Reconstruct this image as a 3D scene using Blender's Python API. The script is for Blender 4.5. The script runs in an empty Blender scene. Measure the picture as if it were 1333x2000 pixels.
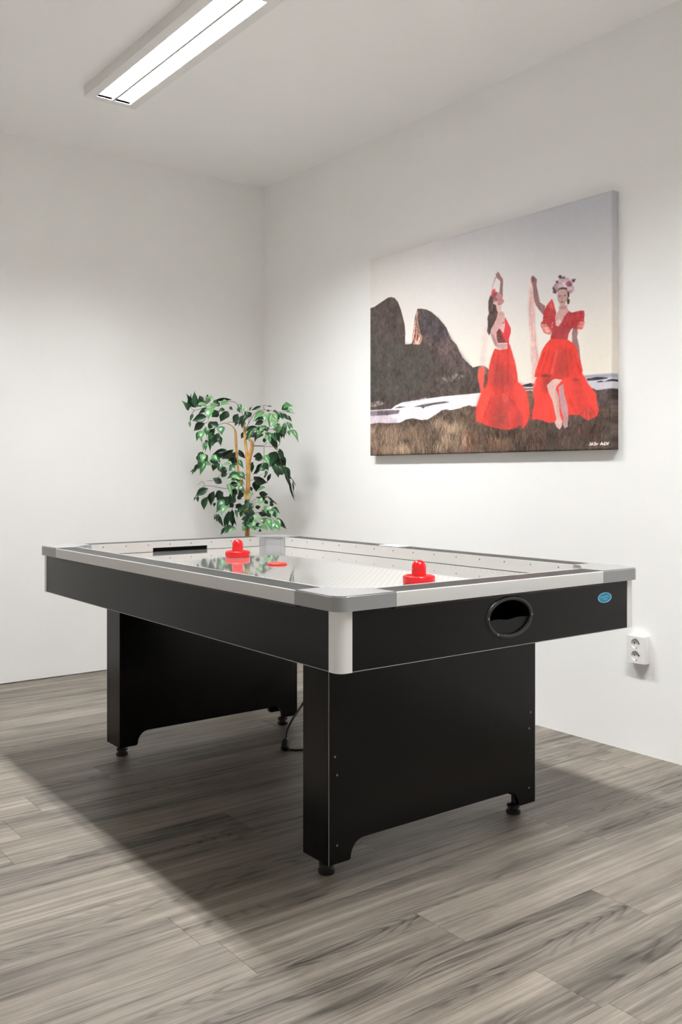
import bpy, bmesh, math, random
import numpy as np
from mathutils import Vector, Matrix

# ------------------------------------------------------------------ camera
scene = bpy.context.scene
COL = scene.collection
F_PX, HORIZON, YAW = 1818.3, 927.6, 0.6492
cam_data = bpy.data.cameras.new('camera')
cam_data.sensor_fit = 'VERTICAL'
cam_data.sensor_height = 36.0
cam_data.lens = 36.0 * F_PX / 2000.0
cam_data.shift_y = (HORIZON - 1000.0) / 2000.0
cam_data.clip_start = 0.05
camera = bpy.data.objects.new('camera', cam_data)
camera.location = (-3.114, -4.8984, 1.0837)
camera.rotation_euler = (math.pi / 2, 0, -YAW)
COL.objects.link(camera)
scene.camera = camera

# ------------------------------------------------------------------ world, exposure
world = bpy.data.worlds.new('world'); scene.world = world
world.use_nodes = True
world.node_tree.nodes['Background'].inputs[0].default_value = (0.75, 0.78, 0.85, 1)
world.node_tree.nodes['Background'].inputs[1].default_value = 0.0
LAMP_STRENGTH = 276.0
LAMP_COLOUR = (0.985, 0.997, 1.0)
scene.view_settings.view_transform = 'Standard'
scene.view_settings.look = 'None'
scene.view_settings.gamma = 1.0
scene.view_settings.use_curve_mapping = False
scene.view_settings.exposure = 0.0
scene.cycles.use_denoising = True
scene.cycles.max_bounces = 9
scene.cycles.diffuse_bounces = 7
scene.cycles.glossy_bounces = 4
scene.cycles.sample_clamp_indirect = 8.0
scene.cycles.use_adaptive_sampling = True
scene.cycles.adaptive_threshold = 0.02

rng = random.Random(4)
ROOM_X, ROOM_Y, CEIL = -3.75, -5.6, 2.8594

# ------------------------------------------------------------------ helpers
def srgb(r, g, b):
    f = lambda c: (c / 255 / 12.92) if c <= 10 else ((c / 255 + 0.055) / 1.055) ** 2.4
    return (f(r), f(g), f(b), 1.0)

def new_mat(name):
    m = bpy.data.materials.new(name); m.use_nodes = True
    nt = m.node_tree
    return m, nt, nt.nodes['Principled BSDF']

def simple(name, col, rough=0.5, metal=0.0, spec=0.5, bump=0.0, bump_scale=200.0, vary=0.0, vary_scale=6.0, coat=0.0, ior=None):
    m, nt, b = new_mat(name)
    col = tuple(col[:3]) + (1.0,)
    b.inputs['Base Color'].default_value = col
    b.inputs['Roughness'].default_value = rough
    b.inputs['Metallic'].default_value = metal
    b.inputs['Specular IOR Level'].default_value = spec
    b.inputs['Coat Weight'].default_value = coat
    if ior: b.inputs['IOR'].default_value = ior
    tc = nt.nodes.new('ShaderNodeTexCoord')
    if vary > 0:
        n = nt.nodes.new('ShaderNodeTexNoise'); n.inputs['Scale'].default_value = vary_scale
        n.inputs['Detail'].default_value = 5
        nt.links.new(tc.outputs['Object'], n.inputs['Vector'])
        r = nt.nodes.new('ShaderNodeValToRGB')
        r.color_ramp.elements[0].position = 0.3; r.color_ramp.elements[1].position = 0.7
        r.color_ramp.elements[0].color = tuple(c * (1 - vary) for c in col[:3]) + (1,)
        r.color_ramp.elements[1].color = tuple(min(1, c * (1 + vary)) for c in col[:3]) + (1,)
        nt.links.new(n.outputs['Fac'], r.inputs['Fac']); nt.links.new(r.outputs['Color'], b.inputs['Base Color'])
    if bump > 0:
        n = nt.nodes.new('ShaderNodeTexNoise'); n.inputs['Scale'].default_value = bump_scale
        n.inputs['Detail'].default_value = 3
        nt.links.new(tc.outputs['Object'], n.inputs['Vector'])
        bp = nt.nodes.new('ShaderNodeBump'); bp.inputs['Strength'].default_value = bump
        bp.inputs['Distance'].default_value = 0.002
        nt.links.new(n.outputs['Fac'], bp.inputs['Height']); nt.links.new(bp.outputs['Normal'], b.inputs['Normal'])
    return m

def link_obj(name, mesh, mat=None, parent=None, smooth=False):
    o = bpy.data.objects.new(name, mesh); COL.objects.link(o)
    if mat is not None and len(mesh.materials) == 0: mesh.materials.append(mat)
    if parent is not None: o.parent = parent
    if smooth:
        for p in mesh.polygons: p.use_smooth = True
    return o

def bm_obj(name, bm, mat=None, parent=None, smooth=False, angle=None):
    bmesh.ops.recalc_face_normals(bm, faces=bm.faces[:])
    me = bpy.data.meshes.new(name); bm.to_mesh(me); bm.free()
    o = link_obj(name, me, mat, parent, smooth)
    if angle is not None:
        for p in me.polygons: p.use_smooth = True
        me.set_sharp_from_angle(angle=math.radians(angle))
    return o

def empty(name, loc, label=None, cat=None, group=None, rz=0.0):
    o = bpy.data.objects.new(name, None); COL.objects.link(o)
    o.location = loc; o.rotation_euler = (0, 0, rz); o.empty_display_size = 0.1
    if label: tag(o, label, cat, group)
    return o

def tag(o, label=None, cat=None, group=None, kind=None):
    if label: o['label'] = label
    if cat: o['category'] = cat
    if group: o['group'] = group
    if kind: o['kind'] = kind
    return o

def add_box(bm, x0, x1, y0, y1, z0, z1, bevel=0.0, seg=2):
    r = bmesh.ops.create_cube(bm, size=1.0)
    vs = r['verts']
    for v in vs:
        v.co = Vector((x0 + (v.co.x + .5) * (x1 - x0), y0 + (v.co.y + .5) * (y1 - y0), z0 + (v.co.z + .5) * (z1 - z0)))
    if bevel > 0:
        es = list({e for v in vs for e in v.link_edges})
        bmesh.ops.bevel(bm, geom=es, offset=bevel, segments=seg, affect='EDGES', profile=0.5)

def box_obj(name, dims, mat, parent=None, bevel=0.0, seg=2, at=(0, 0, 0)):
    bm = bmesh.new(); add_box(bm, *dims, bevel=bevel, seg=seg)
    o = bm_obj(name, bm, mat, parent, angle=40 if bevel > 0 else None)
    o.location = at
    return o

def add_prism(bm, pts, axis, a0, a1):
    """closed 2-D outline extruded along an axis ('x','y','z')"""
    def mk(p, a):
        if axis == 'x': return (a, p[0], p[1])
        if axis == 'y': return (p[0], a, p[1])
        return (p[0], p[1], a)
    A = [bm.verts.new(mk(p, a0)) for p in pts]; B = [bm.verts.new(mk(p, a1)) for p in pts]
    n = len(pts)
    for i in range(n):
        j = (i + 1) % n
        bm.faces.new((A[i], A[j], B[j], B[i]))
    bm.faces.new(A[::-1]); bm.faces.new(B)

def add_lathe(bm, prof, seg=32, centre=(0, 0, 0)):
    rings = []
    for r, z in prof:
        if r < 1e-6:
            rings.append([bm.verts.new((centre[0], centre[1], centre[2] + z))])
        else:
            rings.append([bm.verts.new((centre[0] + r * math.cos(2 * math.pi * i / seg), centre[1] + r * math.sin(2 * math.pi * i / seg), centre[2] + z)) for i in range(seg)])
    for a, b in zip(rings, rings[1:]):
        for i in range(seg):
            j = (i + 1) % seg
            if len(a) == 1 and len(b) == 1: continue
            if len(a) == 1: bm.faces.new((a[0], b[i], b[j]))
            elif len(b) == 1: bm.faces.new((a[i], a[j], b[0]))
            else: bm.faces.new((a[i], a[j], b[j], b[i]))

def add_tube(bm, pts, radii, seg=10):
    """round tube through points with a radius per point, closed at the ends"""
    P = [Vector(p) for p in pts]
    rings = []
    prev = None
    for i, p in enumerate(P):
        t = (P[min(i + 1, len(P) - 1)] - P[max(i - 1, 0)]).normalized()
        if prev is None:
            a = Vector((1, 0, 0)) if abs(t.x) < .8 else Vector((0, 1, 0))
        else: a = prev
        u = (a - t * a.dot(t)).normalized(); w = t.cross(u); prev = u
        rings.append([bm.verts.new(p + (u * math.cos(2 * math.pi * k / seg) + w * math.sin(2 * math.pi * k / seg)) * radii[i]) for k in range(seg)])
    for a, b in zip(rings, rings[1:]):
        for k in range(seg):
            j = (k + 1) % seg
            bm.faces.new((a[k], a[j], b[j], b[k]))
    bm.faces.new(rings[0][::-1]); bm.faces.new(rings[-1])

def smooth_path(pts, n=8):
    """Catmull-Rom through the points"""
    P = [np.array(p, float) for p in pts]; P = [2 * P[0] - P[1]] + P + [2 * P[-1] - P[-2]]
    out = []
    for i in range(1, len(P) - 2):
        for k in range(n):
            t = k / n
            out.append(tuple(0.5 * ((2 * P[i]) + (-P[i-1] + P[i+1]) * t + (2*P[i-1] - 5*P[i] + 4*P[i+1] - P[i+2]) * t*t + (-P[i-1] + 3*P[i] - 3*P[i+1] + P[i+2]) * t**3)))
    out.append(tuple(P[-2]))
    return out

# ------------------------------------------------------------------ materials
MAT = {}
MAT['wall'] = simple('wall_paint', (0.92, 0.915, 0.903), rough=0.85, spec=0.2, bump=0.12, bump_scale=60, vary=0.012, vary_scale=2.5)
MAT['ceiling'] = simple('ceiling_paint', (0.955, 0.95, 0.942), rough=0.9, spec=0.15, bump=0.1, bump_scale=70)
MAT['panel_black'] = simple('black_laminate', (0.0020, 0.0019, 0.0017), rough=0.20, spec=0.24, bump=0.05, bump_scale=900)
MAT['rail_dark'] = simple('charcoal_rail_top', (0.022, 0.021, 0.020), rough=0.42, spec=0.35, bump=0.05, bump_scale=900)
MAT['aluminium'] = simple('pale_aluminium', (0.60, 0.59, 0.575), rough=0.38, metal=0.25, spec=0.5)
MAT['post_silver'] = simple('silver_post', (0.78, 0.77, 0.755), rough=0.4, metal=0.1)
MAT['inner_alu'] = simple('inner_rail_aluminium', (0.52, 0.51, 0.49), rough=0.3, metal=0.2)
MAT['cap_grey'] = simple('grey_corner_plastic', (0.27, 0.27, 0.272), rough=0.28, spec=0.6)
MAT['dark_plastic'] = simple('black_plastic', (0.010, 0.010, 0.010), rough=0.35, spec=0.5)
MAT['rubber'] = simple('black_rubber', (0.009, 0.009, 0.009), rough=0.5)
MAT['lip'] = simple('matt_black_lip', (0.004, 0.004, 0.004), rough=0.35, spec=0.25)
MAT['cavity'] = simple('dark_cavity', (0.002, 0.002, 0.002), rough=0.9, spec=0.1)
MAT['screw'] = simple('screw_steel', (0.24, 0.235, 0.225), rough=0.35, metal=0.9)
MAT['edge_band'] = simple('pale_edge_band', (0.30, 0.29, 0.275), rough=0.5)
MAT['red_plastic'] = simple('red_plastic', (0.62, 0.006, 0.010), rough=0.25, spec=0.5)
MAT['puck_red'] = simple('red_puck_plastic', (0.62, 0.035, 0.02), rough=0.35)
MAT['blue'] = simple('blue_sticker', srgb(0, 132, 168), rough=0.4, vary=0.05, vary_scale=60)
MAT['badge_white'] = simple('badge_pale_print', srgb(150, 205, 225), rough=0.5)
MAT['socket_white'] = simple('socket_plastic', (0.84, 0.83, 0.81), rough=0.35)
MAT['socket_shade'] = simple('socket_recess_plastic', (0.72, 0.71, 0.69), rough=0.4)
MAT['lamp_white'] = simple('lamp_enamel', (0.80, 0.79, 0.77), rough=0.45)
MAT['bark'] = simple('tan_trunk', srgb(196, 148, 84), rough=0.6, bump=0.5, bump_scale=120, vary=0.3, vary_scale=30)
MAT['twig'] = simple('brown_twig', srgb(96, 72, 56), rough=0.7)
MAT['pot'] = simple('clay_pot', srgb(70, 58, 50), rough=0.7, vary=0.1)
MAT['soil'] = simple('dark_soil', srgb(50, 40, 32), rough=0.95, bump=0.8, bump_scale=80)
MAT['stretcher'] = simple('stretcher_wood', srgb(190, 160, 120), rough=0.7, vary=0.1)

def emission_mat(name, col, strength):
    m = bpy.data.materials.new(name); m.use_nodes = True; nt = m.node_tree
    nt.nodes.remove(nt.nodes['Principled BSDF'])
    e = nt.nodes.new('ShaderNodeEmission'); e.inputs[0].default_value = col + (1,); e.inputs[1].default_value = strength
    nt.links.new(e.outputs[0], nt.nodes['Material Output'].inputs[0])
    return m
MAT['tube'] = emission_mat('lit_tube', LAMP_COLOUR, LAMP_STRENGTH)

def louver_mat():
    m, nt, b = new_mat('louver_white')
    b.inputs['Base Color'].default_value = (0.9, 0.89, 0.87, 1); b.inputs['Roughness'].default_value = 0.3
    t = nt.nodes.new('ShaderNodeBsdfTranslucent'); t.inputs[0].default_value = (0.9, 0.89, 0.86, 1)
    mx = nt.nodes.new('ShaderNodeMixShader'); mx.inputs[0].default_value = 0.5
    nt.links.new(b.outputs[0], mx.inputs[1]); nt.links.new(t.outputs[0], mx.inputs[2])
    nt.links.new(mx.outputs[0], nt.nodes['Material Output'].inputs[0])
    return m
MAT['louver'] = louver_mat()

def leaf_mat():
    m, nt, b = new_mat('ficus_leaf')
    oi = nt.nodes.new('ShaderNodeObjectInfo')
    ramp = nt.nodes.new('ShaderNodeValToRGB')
    e = ramp.color_ramp.elements  # shaded-leaf to lit-leaf greens, light painted into the tint
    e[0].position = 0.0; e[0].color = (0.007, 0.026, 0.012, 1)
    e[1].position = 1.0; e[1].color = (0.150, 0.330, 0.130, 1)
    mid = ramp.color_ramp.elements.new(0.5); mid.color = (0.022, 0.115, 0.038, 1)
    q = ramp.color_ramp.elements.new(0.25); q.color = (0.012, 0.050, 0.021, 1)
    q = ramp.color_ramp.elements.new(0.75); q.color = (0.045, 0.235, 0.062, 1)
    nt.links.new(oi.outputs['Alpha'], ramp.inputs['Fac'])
    tc = nt.nodes.new('ShaderNodeTexCoord'); sep = nt.nodes.new('ShaderNodeSeparateXYZ')
    nt.links.new(tc.outputs['Object'], sep.inputs[0])
    ab = nt.nodes.new('ShaderNodeMath'); ab.operation = 'ABSOLUTE'; nt.links.new(sep.outputs['Y'], ab.inputs[0])
    rib = nt.nodes.new('ShaderNodeMapRange'); rib.inputs[1].default_value = 0.0; rib.inputs[2].default_value = 0.07
    rib.inputs[3].default_value = 0.35; rib.inputs[4].default_value = 0.0
    nt.links.new(ab.outputs[0], rib.inputs[0])
    mix = nt.nodes.new('ShaderNodeMix'); mix.data_type = 'RGBA'
    nt.links.new(rib.outputs[0], mix.inputs['Factor'])
    nt.links.new(ramp.outputs['Color'], mix.inputs['A']); mix.inputs['B'].default_value = (0.20, 0.38, 0.16, 1)
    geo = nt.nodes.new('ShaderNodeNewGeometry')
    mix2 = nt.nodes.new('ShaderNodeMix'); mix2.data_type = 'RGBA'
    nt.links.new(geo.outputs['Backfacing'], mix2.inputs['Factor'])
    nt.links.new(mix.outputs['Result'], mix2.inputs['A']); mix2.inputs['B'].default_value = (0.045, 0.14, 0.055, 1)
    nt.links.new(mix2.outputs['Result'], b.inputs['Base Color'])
    b.inputs['Roughness'].default_value = 0.36
    b.inputs['Specular IOR Level'].default_value = 0.6
    return m
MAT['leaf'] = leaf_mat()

def floor_mat():
    m, nt, b = new_mat('grey_oak_vinyl')
    N = nt.nodes.new; Lk = nt.links.new
    tc = N('ShaderNodeTexCoord'); oi = N('ShaderNodeObjectInfo')
    off = N('ShaderNodeVectorMath'); off.operation = 'SCALE'; off.inputs[0].default_value = (37.0, 11.0, 5.0)
    Lk(oi.outputs['Random'], off.inputs['Scale'])
    add = N('ShaderNodeVectorMath'); add.operation = 'ADD'
    Lk(tc.outputs['Object'], add.inputs[0]); Lk(off.outputs[0], add.inputs[1])
    def noise(sx, sy, detail=4, rough=0.55, dist=0.0, src=add):
        mp = N('ShaderNodeMapping'); mp.inputs['Scale'].default_value = (sx, sy, 1)
        Lk(src.outputs[0], mp.inputs['Vector'])
        n = N('ShaderNodeTexNoise'); n.inputs['Scale'].default_value = 1.0; n.inputs['Detail'].default_value = detail
        n.inputs['Roughness'].default_value = rough; n.inputs['Distortion'].default_value = dist
        Lk(mp.outputs[0], n.inputs['Vector']); return n.outputs['Fac']
    def math_(op, a, b_, clamp=False):
        q = N('ShaderNodeMath'); q.operation = op; q.use_clamp = clamp
        for i, x in enumerate((a, b_)):
            if isinstance(x, (int, float)): q.inputs[i].default_value = x
            else: Lk(x, q.inputs[i])
        return q.outputs[0]
    def rng_(x, a, b_, c=0.0, d=1.0):
        q = N('ShaderNodeMapRange'); q.inputs[1].default_value = a; q.inputs[2].default_value = b_
        q.inputs[3].default_value = c; q.inputs[4].default_value = d; Lk(x, q.inputs[0]); return q.outputs[0]
    # knots bend the grain around them
    kmp = N('ShaderNodeMapping'); kmp.inputs['Scale'].default_value = (1.2, 7.0, 1); Lk(add.outputs[0], kmp.inputs['Vector'])
    vor = N('ShaderNodeTexVoronoi'); vor.inputs['Scale'].default_value = 1.0; Lk(kmp.outputs[0], vor.inputs['Vector'])
    knot_d = vor.outputs['Distance']
    bend = rng_(knot_d, 0.0, 0.30, 0.020, 0.0)
    cb = N('ShaderNodeCombineXYZ'); Lk(bend, cb.inputs['Y'])
    warped = N('ShaderNodeVectorMath'); warped.operation = 'ADD'; Lk(add.outputs[0], warped.inputs[0]); Lk(cb.outputs[0], warped.inputs[1])
    broad = noise(0.7, 11.0, 3, 0.5, 0.0)
    streak = noise(1.6, 60.0, 7, 0.68, 0.0, warped)
    fine = noise(9.0, 420.0, 3, 0.65, 0.0, warped)
    patch = noise(3.0, 6.0, 6, 0.65)
    # growth rings: bands following the warped grain
    ringn = noise(0.9, 8.0, 2, 0.45, 0.0, warped)
    ring = math_('SINE', math_('MULTIPLY', ringn, 150.0), 0.0)
    ringm = math_('MULTIPLY', rng_(ring, 0.2, 1.0), rng_(broad, 0.52, 0.36), True)
    v = math_('ADD', math_('MULTIPLY', rng_(broad, 0.3, 0.7), 0.30), math_('MULTIPLY', rng_(streak, 0.30, 0.70), 0.46))
    v = math_('ADD', v, math_('MULTIPLY', rng_(fine, 0.3, 0.7), 0.20))
    v = math_('ADD', v, math_('MULTIPLY', rng_(patch, 0.3, 0.7), 0.22))
    v = math_('SUBTRACT', v, math_('MULTIPLY', ringm, 0.22))
    v = math_('ADD', v, math_('MULTIPLY', rng_(oi.outputs['Random'], 0, 1, -0.5, 0.5), 0.08))
    kd = math_('ADD', rng_(knot_d, 0.035, 0.075, 1.0, 0.0), rng_(knot_d, 0.06, 0.26, 0.34, 0.0))
    kmask = math_('MULTIPLY', kd, rng_(broad, 0.53, 0.47), True)
    v = math_('SUBTRACT', v, math_('MULTIPLY', kmask, 0.6))
    ramp = N('ShaderNodeValToRGB'); Lk(v, ramp.inputs['Fac'])
    e = ramp.color_ramp.elements
    e[0].position = 0.06; e[0].color = (0.036, 0.030, 0.0235, 1)
    e[1].position = 0.98; e[1].color = (0.375, 0.328, 0.276, 1)
    q = e.new(0.40); q.color = (0.130, 0.112, 0.093, 1)
    q = e.new(0.68); q.color = (0.232, 0.199, 0.165, 1)
    Lk(ramp.outputs['Color'], b.inputs['Base Color'])
    Lk(rng_(streak, 0.3, 0.7, 0.50, 0.40), b.inputs['Roughness'])
    b.inputs['Specular IOR Level'].default_value = 0.4
    bp = N('ShaderNodeBump'); bp.inputs['Strength'].default_value = 0.25; bp.inputs['Distance'].default_value = 0.0015
    Lk(math_('ADD', fine, math_('MULTIPLY', streak, 1.4)), bp.inputs['Height']); Lk(bp.outputs['Normal'], b.inputs['Normal'])
    return m
MAT['floor'] = floor_mat()

def field_mat():
    """polished white playing surface peppered with air holes"""
    m, nt, b = new_mat('glossy_playfield')
    N = nt.nodes.new; Lk = nt.links.new
    tc = N('ShaderNodeTexCoord')
    mp = N('ShaderNodeMapping'); mp.inputs['Scale'].default_value = (40, 40, 40); Lk(tc.outputs['Object'], mp.inputs['Vector'])
    fr = N('ShaderNodeVectorMath'); fr.operation = 'FRACTION'; Lk(mp.outputs[0], fr.inputs[0])
    sb = N('ShaderNodeVectorMath'); sb.operation = 'SUBTRACT'; Lk(fr.outputs[0], sb.inputs[0]); sb.inputs[1].default_value = (.5, .5, 0)
    sp = N('ShaderNodeSeparateXYZ'); Lk(sb.outputs[0], sp.inputs[0])
    cx = N('ShaderNodeCombineXYZ'); Lk(sp.outputs[0], cx.inputs[0]); Lk(sp.outputs[1], cx.inputs[1])
    ln = N('ShaderNodeVectorMath'); ln.operation = 'LENGTH'; Lk(cx.outputs[0], ln.inputs[0])
    mr = N('ShaderNodeMapRange'); mr.inputs[1].default_value = 0.07; mr.inputs[2].default_value = 0.15
    Lk(ln.outputs['Value'], mr.inputs[0])
    mix = N('ShaderNodeMix'); mix.data_type = 'RGBA'; Lk(mr.outputs[0], mix.inputs['Factor'])
    mix.inputs['A'].default_value = (0.58, 0.57, 0.55, 1); mix.inputs['B'].default_value = (0.83, 0.82, 0.79, 1)
    Lk(mix.outputs['Result'], b.inputs['Base Color'])
    bp = N('ShaderNodeBump'); bp.inputs['Strength'].default_value = 0.22; bp.inputs['Distance'].default_value = 0.001
    Lk(mr.outputs[0], bp.inputs['Height']); Lk(bp.outputs['Normal'], b.inputs['Normal'])
    b.inputs['Roughness'].default_value = 0.045; b.inputs['Metallic'].default_value = 0.85; b.inputs['IOR'].default_value = 1.6
    return m
MAT['field'] = field_mat()

# ------------------------------------------------------------------ room shell
def wall(name, dims):
    o = box_obj(name, dims, MAT['wall']); tag(o, kind='structure'); return o
wall('wall_right', (0, 0.15, ROOM_Y - 0.15, 0.15, 0.0, CEIL))
wall('wall_left', (ROOM_X, 0.0, 0.0, 0.15, 0.004, CEIL))
wall('wall_front', (ROOM_X - 0.15, ROOM_X, ROOM_Y, 0.15, 0.0, CEIL))
wall('wall_back', (ROOM_X, 0.0, ROOM_Y - 0.15, ROOM_Y, 0.0, CEIL))
tag(box_obj('ceiling', (ROOM_X - 0.15, 0.15, ROOM_Y - 0.15, 0.15, CEIL, CEIL + 0.12), MAT['ceiling']), kind='structure')
floor = box_obj('floor', (ROOM_X - 0.15, 0.15, ROOM_Y - 0.15, 0.15, -0.12, -0.004), MAT['floor'])
tag(floor, kind='structure')

# floor planks run along x, rows along y
PW, PL, GAP = 0.1775, 1.22, 0.0006
plank_meshes = {}
def plank_mesh(length):
    key = round(length, 3)
    if key not in plank_meshes:
        bm = bmesh.new()
        add_box(bm, -length / 2 + GAP / 2, length / 2 - GAP / 2, -PW / 2 + GAP / 2, PW / 2 - GAP / 2, -0.004, 0.0)
        top = [e for e in bm.edges if all(v.co.z > -1e-5 for v in e.verts)]
        bmesh.ops.bevel(bm, geom=top, offset=0.0004, segments=1, affect='EDGES')
        me = bpy.data.meshes.new('plank'); bm.to_mesh(me); bm.free(); me.materials.append(MAT['floor'])
        plank_meshes[key] = me
    return plank_meshes[key]
row0 = -3.1763
known = {0: -1.575, 2: -1.545, -2: -2.074, -1: -0.815, 1: -1.123, -5: -1.605}
k = int(math.floor((row0 - 0.15) / PW)) - 2
for r in range(-20, 12):
    y_hi = row0 - r * PW
    yc = y_hi - PW / 2
    if yc > 0.12 or yc < -4.75: continue
    joint = known.get(r, rng.uniform(-2.4, -1.2))
    while joint - PL > ROOM_X: joint -= PL
    x0 = ROOM_X; cuts = [ROOM_X]
    while joint < 0.0: cuts.append(joint); joint += PL
    cuts.append(0.02)
    for a, b_ in zip(cuts, cuts[1:]):
        if b_ - a < 0.02: continue
        o = bpy.data.objects.new('plank', plank_mesh(b_ - a)); COL.objects.link(o)
        o.location = ((a + b_) / 2, yc, 0.0); o.parent = floor

# ------------------------------------------------------------------ ceiling lamps
def ceiling_lamp(yc, label, light_len=1.18):
    hx, hy, hz = 0.125, 0.632, 0.048
    root = empty('ceiling_lamp', (-1.353, yc, CEIL), label, 'lamp', 'twin tube lamps on the ceiling')
    bm = bmesh.new()                       # housing: a shallow tray, open where the two troughs are
    t = 0.0025
    add_box(bm, -hx, hx, -hy, hy, -0.004, 0.0)
    add_box(bm, -hx, -hx + t, -hy, hy, -hz, -0.004); add_box(bm, hx - t, hx, -hy, hy, -hz, -0.004)
    add_box(bm, -hx + t, hx - t, -hy, -hy + t, -hz, -0.004); add_box(bm, -hx + t, hx - t, hy - t, hy, -hz, -0.004)
    w = 0.0815                             # half width of the lit opening
    lx = light_len / 2
    add_box(bm, -hx + t, -w, -hy + t, hy - t, -hz, -hz + 0.002); add_box(bm, w, hx - t, -hy + t, hy - t, -hz, -hz + 0.002)
    add_box(bm, -w, w, -hy + t, -lx, -hz, -hz + 0.002); add_box(bm, -w, w, lx, hy - t, -hz, -hz + 0.002)
    bm_obj('housing', bm, MAT['lamp_white'], root)
    bm = bmesh.new(); add_box(bm, -0.0055, 0.0055, -lx, lx, -hz - 0.001, -hz + 0.03)
    bm_obj('divider', bm, simple_grey, root)
    blade = None
    for s in (-1, 1):
        c = s * 0.0434
        bm = bmesh.new()                   # reflector trough
        add_prism(bm, [(c - 0.0375, -hz + 0.001), (c - 0.0375, -hz + 0.002), (c - 0.030, -0.008), (c + 0.030, -0.008), (c + 0.0375, -hz + 0.002), (c + 0.0375, -hz + 0.001), (c + 0.029, -0.006), (c - 0.029, -0.006)], 'y', -lx, lx)
        bm_obj('reflector', bm, MAT['lamp_white'], root)
        bm = bmesh.new(); add_box(bm, c - 0.030, c + 0.030, -lx + 0.012, lx - 0.012, -hz + 0.0300, -hz + 0.0315)
        bm_obj('light_strip', bm, MAT['tube'], root)
        n = 44
        for i in range(n):
            if blade is None:
                bm = bmesh.new(); add_prism(bm, [(-0.0365, -hz + 0.0005), (0.0365, -hz + 0.0005), (0.0325, -hz + 0.018), (-0.0325, -hz + 0.018)], 'y', -0.0007, 0.0007)
                o = bm_obj('louver_blade', bm, MAT['louver'], root); blade = o.data
            else:
                o = bpy.data.objects.new('louver_blade', blade); COL.objects.link(o); o.parent = root
            o.location = (c, -lx + 0.013 + (2 * lx - 0.026) * (i + 0.5) / n, 0)
    return root
simple_grey = simple('divider_grey', (0.30, 0.295, 0.285), rough=0.5)
ceiling_lamp(-1.432, 'long white twin-tube ceiling lamp above the far half of the hockey table')
ceiling_lamp(-3.73, 'long white twin-tube ceiling lamp nearer the camera, above the front floor')

# ------------------------------------------------------------------ air hockey table
X0, X1, Y0T, Y1T = -1.8186, -0.6595, -3.1800, -1.1890
CX, CY = (X0 + X1) / 2, (Y0T + Y1T) / 2
HX, HY = (X1 - X0) / 2, (Y1T - Y0T) / 2
ZT, ZRB, ZAB, ZF = 0.800, 0.7647, 0.6203, 0.758
OFF, RW, CAP = 0.011, 0.095, 0.178
table = empty('air_hockey_table', (CX, CY, 0), 'black air hockey table with pale metal rails and glossy white playing surface', 'table')
ax, ay = HX - OFF, HY - OFF                # outer faces of the apron

def hole_panel(name, face_y, inner_y, hole=None):
    """upright end board (normal along y) with an oval opening"""
    bm = bmesh.new()
    w, z0, z1 = ax - 0.036, ZAB, ZRB
    if hole is None:
        add_box(bm, -w, w, min(face_y, inner_y), max(face_y, inner_y), z0, z1)
    else:
        cx, cz, rx, rz = hole
        angs = sorted([2 * math.pi * i / 48 for i in range(48)] + [math.atan2(zz - cz, xx - cx) % (2 * math.pi) for xx in (-w, w) for zz in (z0, z1)])
        rings = []
        for y in (face_y, inner_y):
            inn, out = [], []
            for a in angs:
                ca, sa = math.cos(a), math.sin(a)
                inn.append(bm.verts.new((cx + rx * ca, y, cz + rz * sa)))
                ts = []
                if abs(ca) > 1e-9: ts += [(w - cx) / ca, (-w - cx) / ca]
                if abs(sa) > 1e-9: ts += [(z1 - cz) / sa, (z0 - cz) / sa]
                t = min(q for q in ts if q > 0)
                out.append(bm.verts.new((cx + t * ca, y, cz + t * sa)))
            rings.append((inn, out))
        n = len(angs)
        for i in range(n):
            j = (i + 1) % n
            for inn, out in rings: bm.faces.new((inn[i], inn[j], out[j], out[i]))
            bm.faces.new((rings[0][0][i], rings[0][0][j], rings[1][0][j], rings[1][0][i]))
            bm.faces.new((rings[0][1][i], rings[0][1][j], rings[1][1][j], rings[1][1][i]))
    return bm_obj(name, bm, MAT['panel_black'], table)

HOLE = (-1.230 - CX, 0.699, 0.082, 0.0490)
for s in (-1, 1):
    box_obj('side_panel', (s * ax - (0.018 if s > 0 else 0), s * ax + (0 if s > 0 else 0.018), -ay + 0.036, ay - 0.036, ZAB, ZRB), MAT['panel_black'], table)
    hole_panel('end_panel', s * ay, s * (ay - 0.018), (-s * HOLE[0] if s > 0 else HOLE[0],) + HOLE[1:])
    # pale edge band along the lower edges
    box_obj('edge_band', (s * ax - (0.018 if s > 0 else 0), s * ax + (0 if s > 0 else 0.018), -ay + 0.036, ay - 0.036, ZAB - 0.0018, ZAB), MAT['edge_band'], table)
    box_obj('edge_band', (-ax + 0.036, ax - 0.036, s * ay - (0.018 if s > 0 else 0), s * ay + (0 if s > 0 else 0.018), ZAB - 0.0018, ZAB), MAT['edge_band'], table)

def corner_outline(sx, sy, pts, r, n=8):
    """outline given in corner coordinates (a along x inwards, b along y inwards), rounded at the outer corner"""
    out = [(r - r * math.sin(t), r - r * math.cos(t)) for t in [math.pi / 2 * (1 - i / n) for i in range(n + 1)]]
    return [(sx * a, sy * b) for a, b in out + pts]

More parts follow.
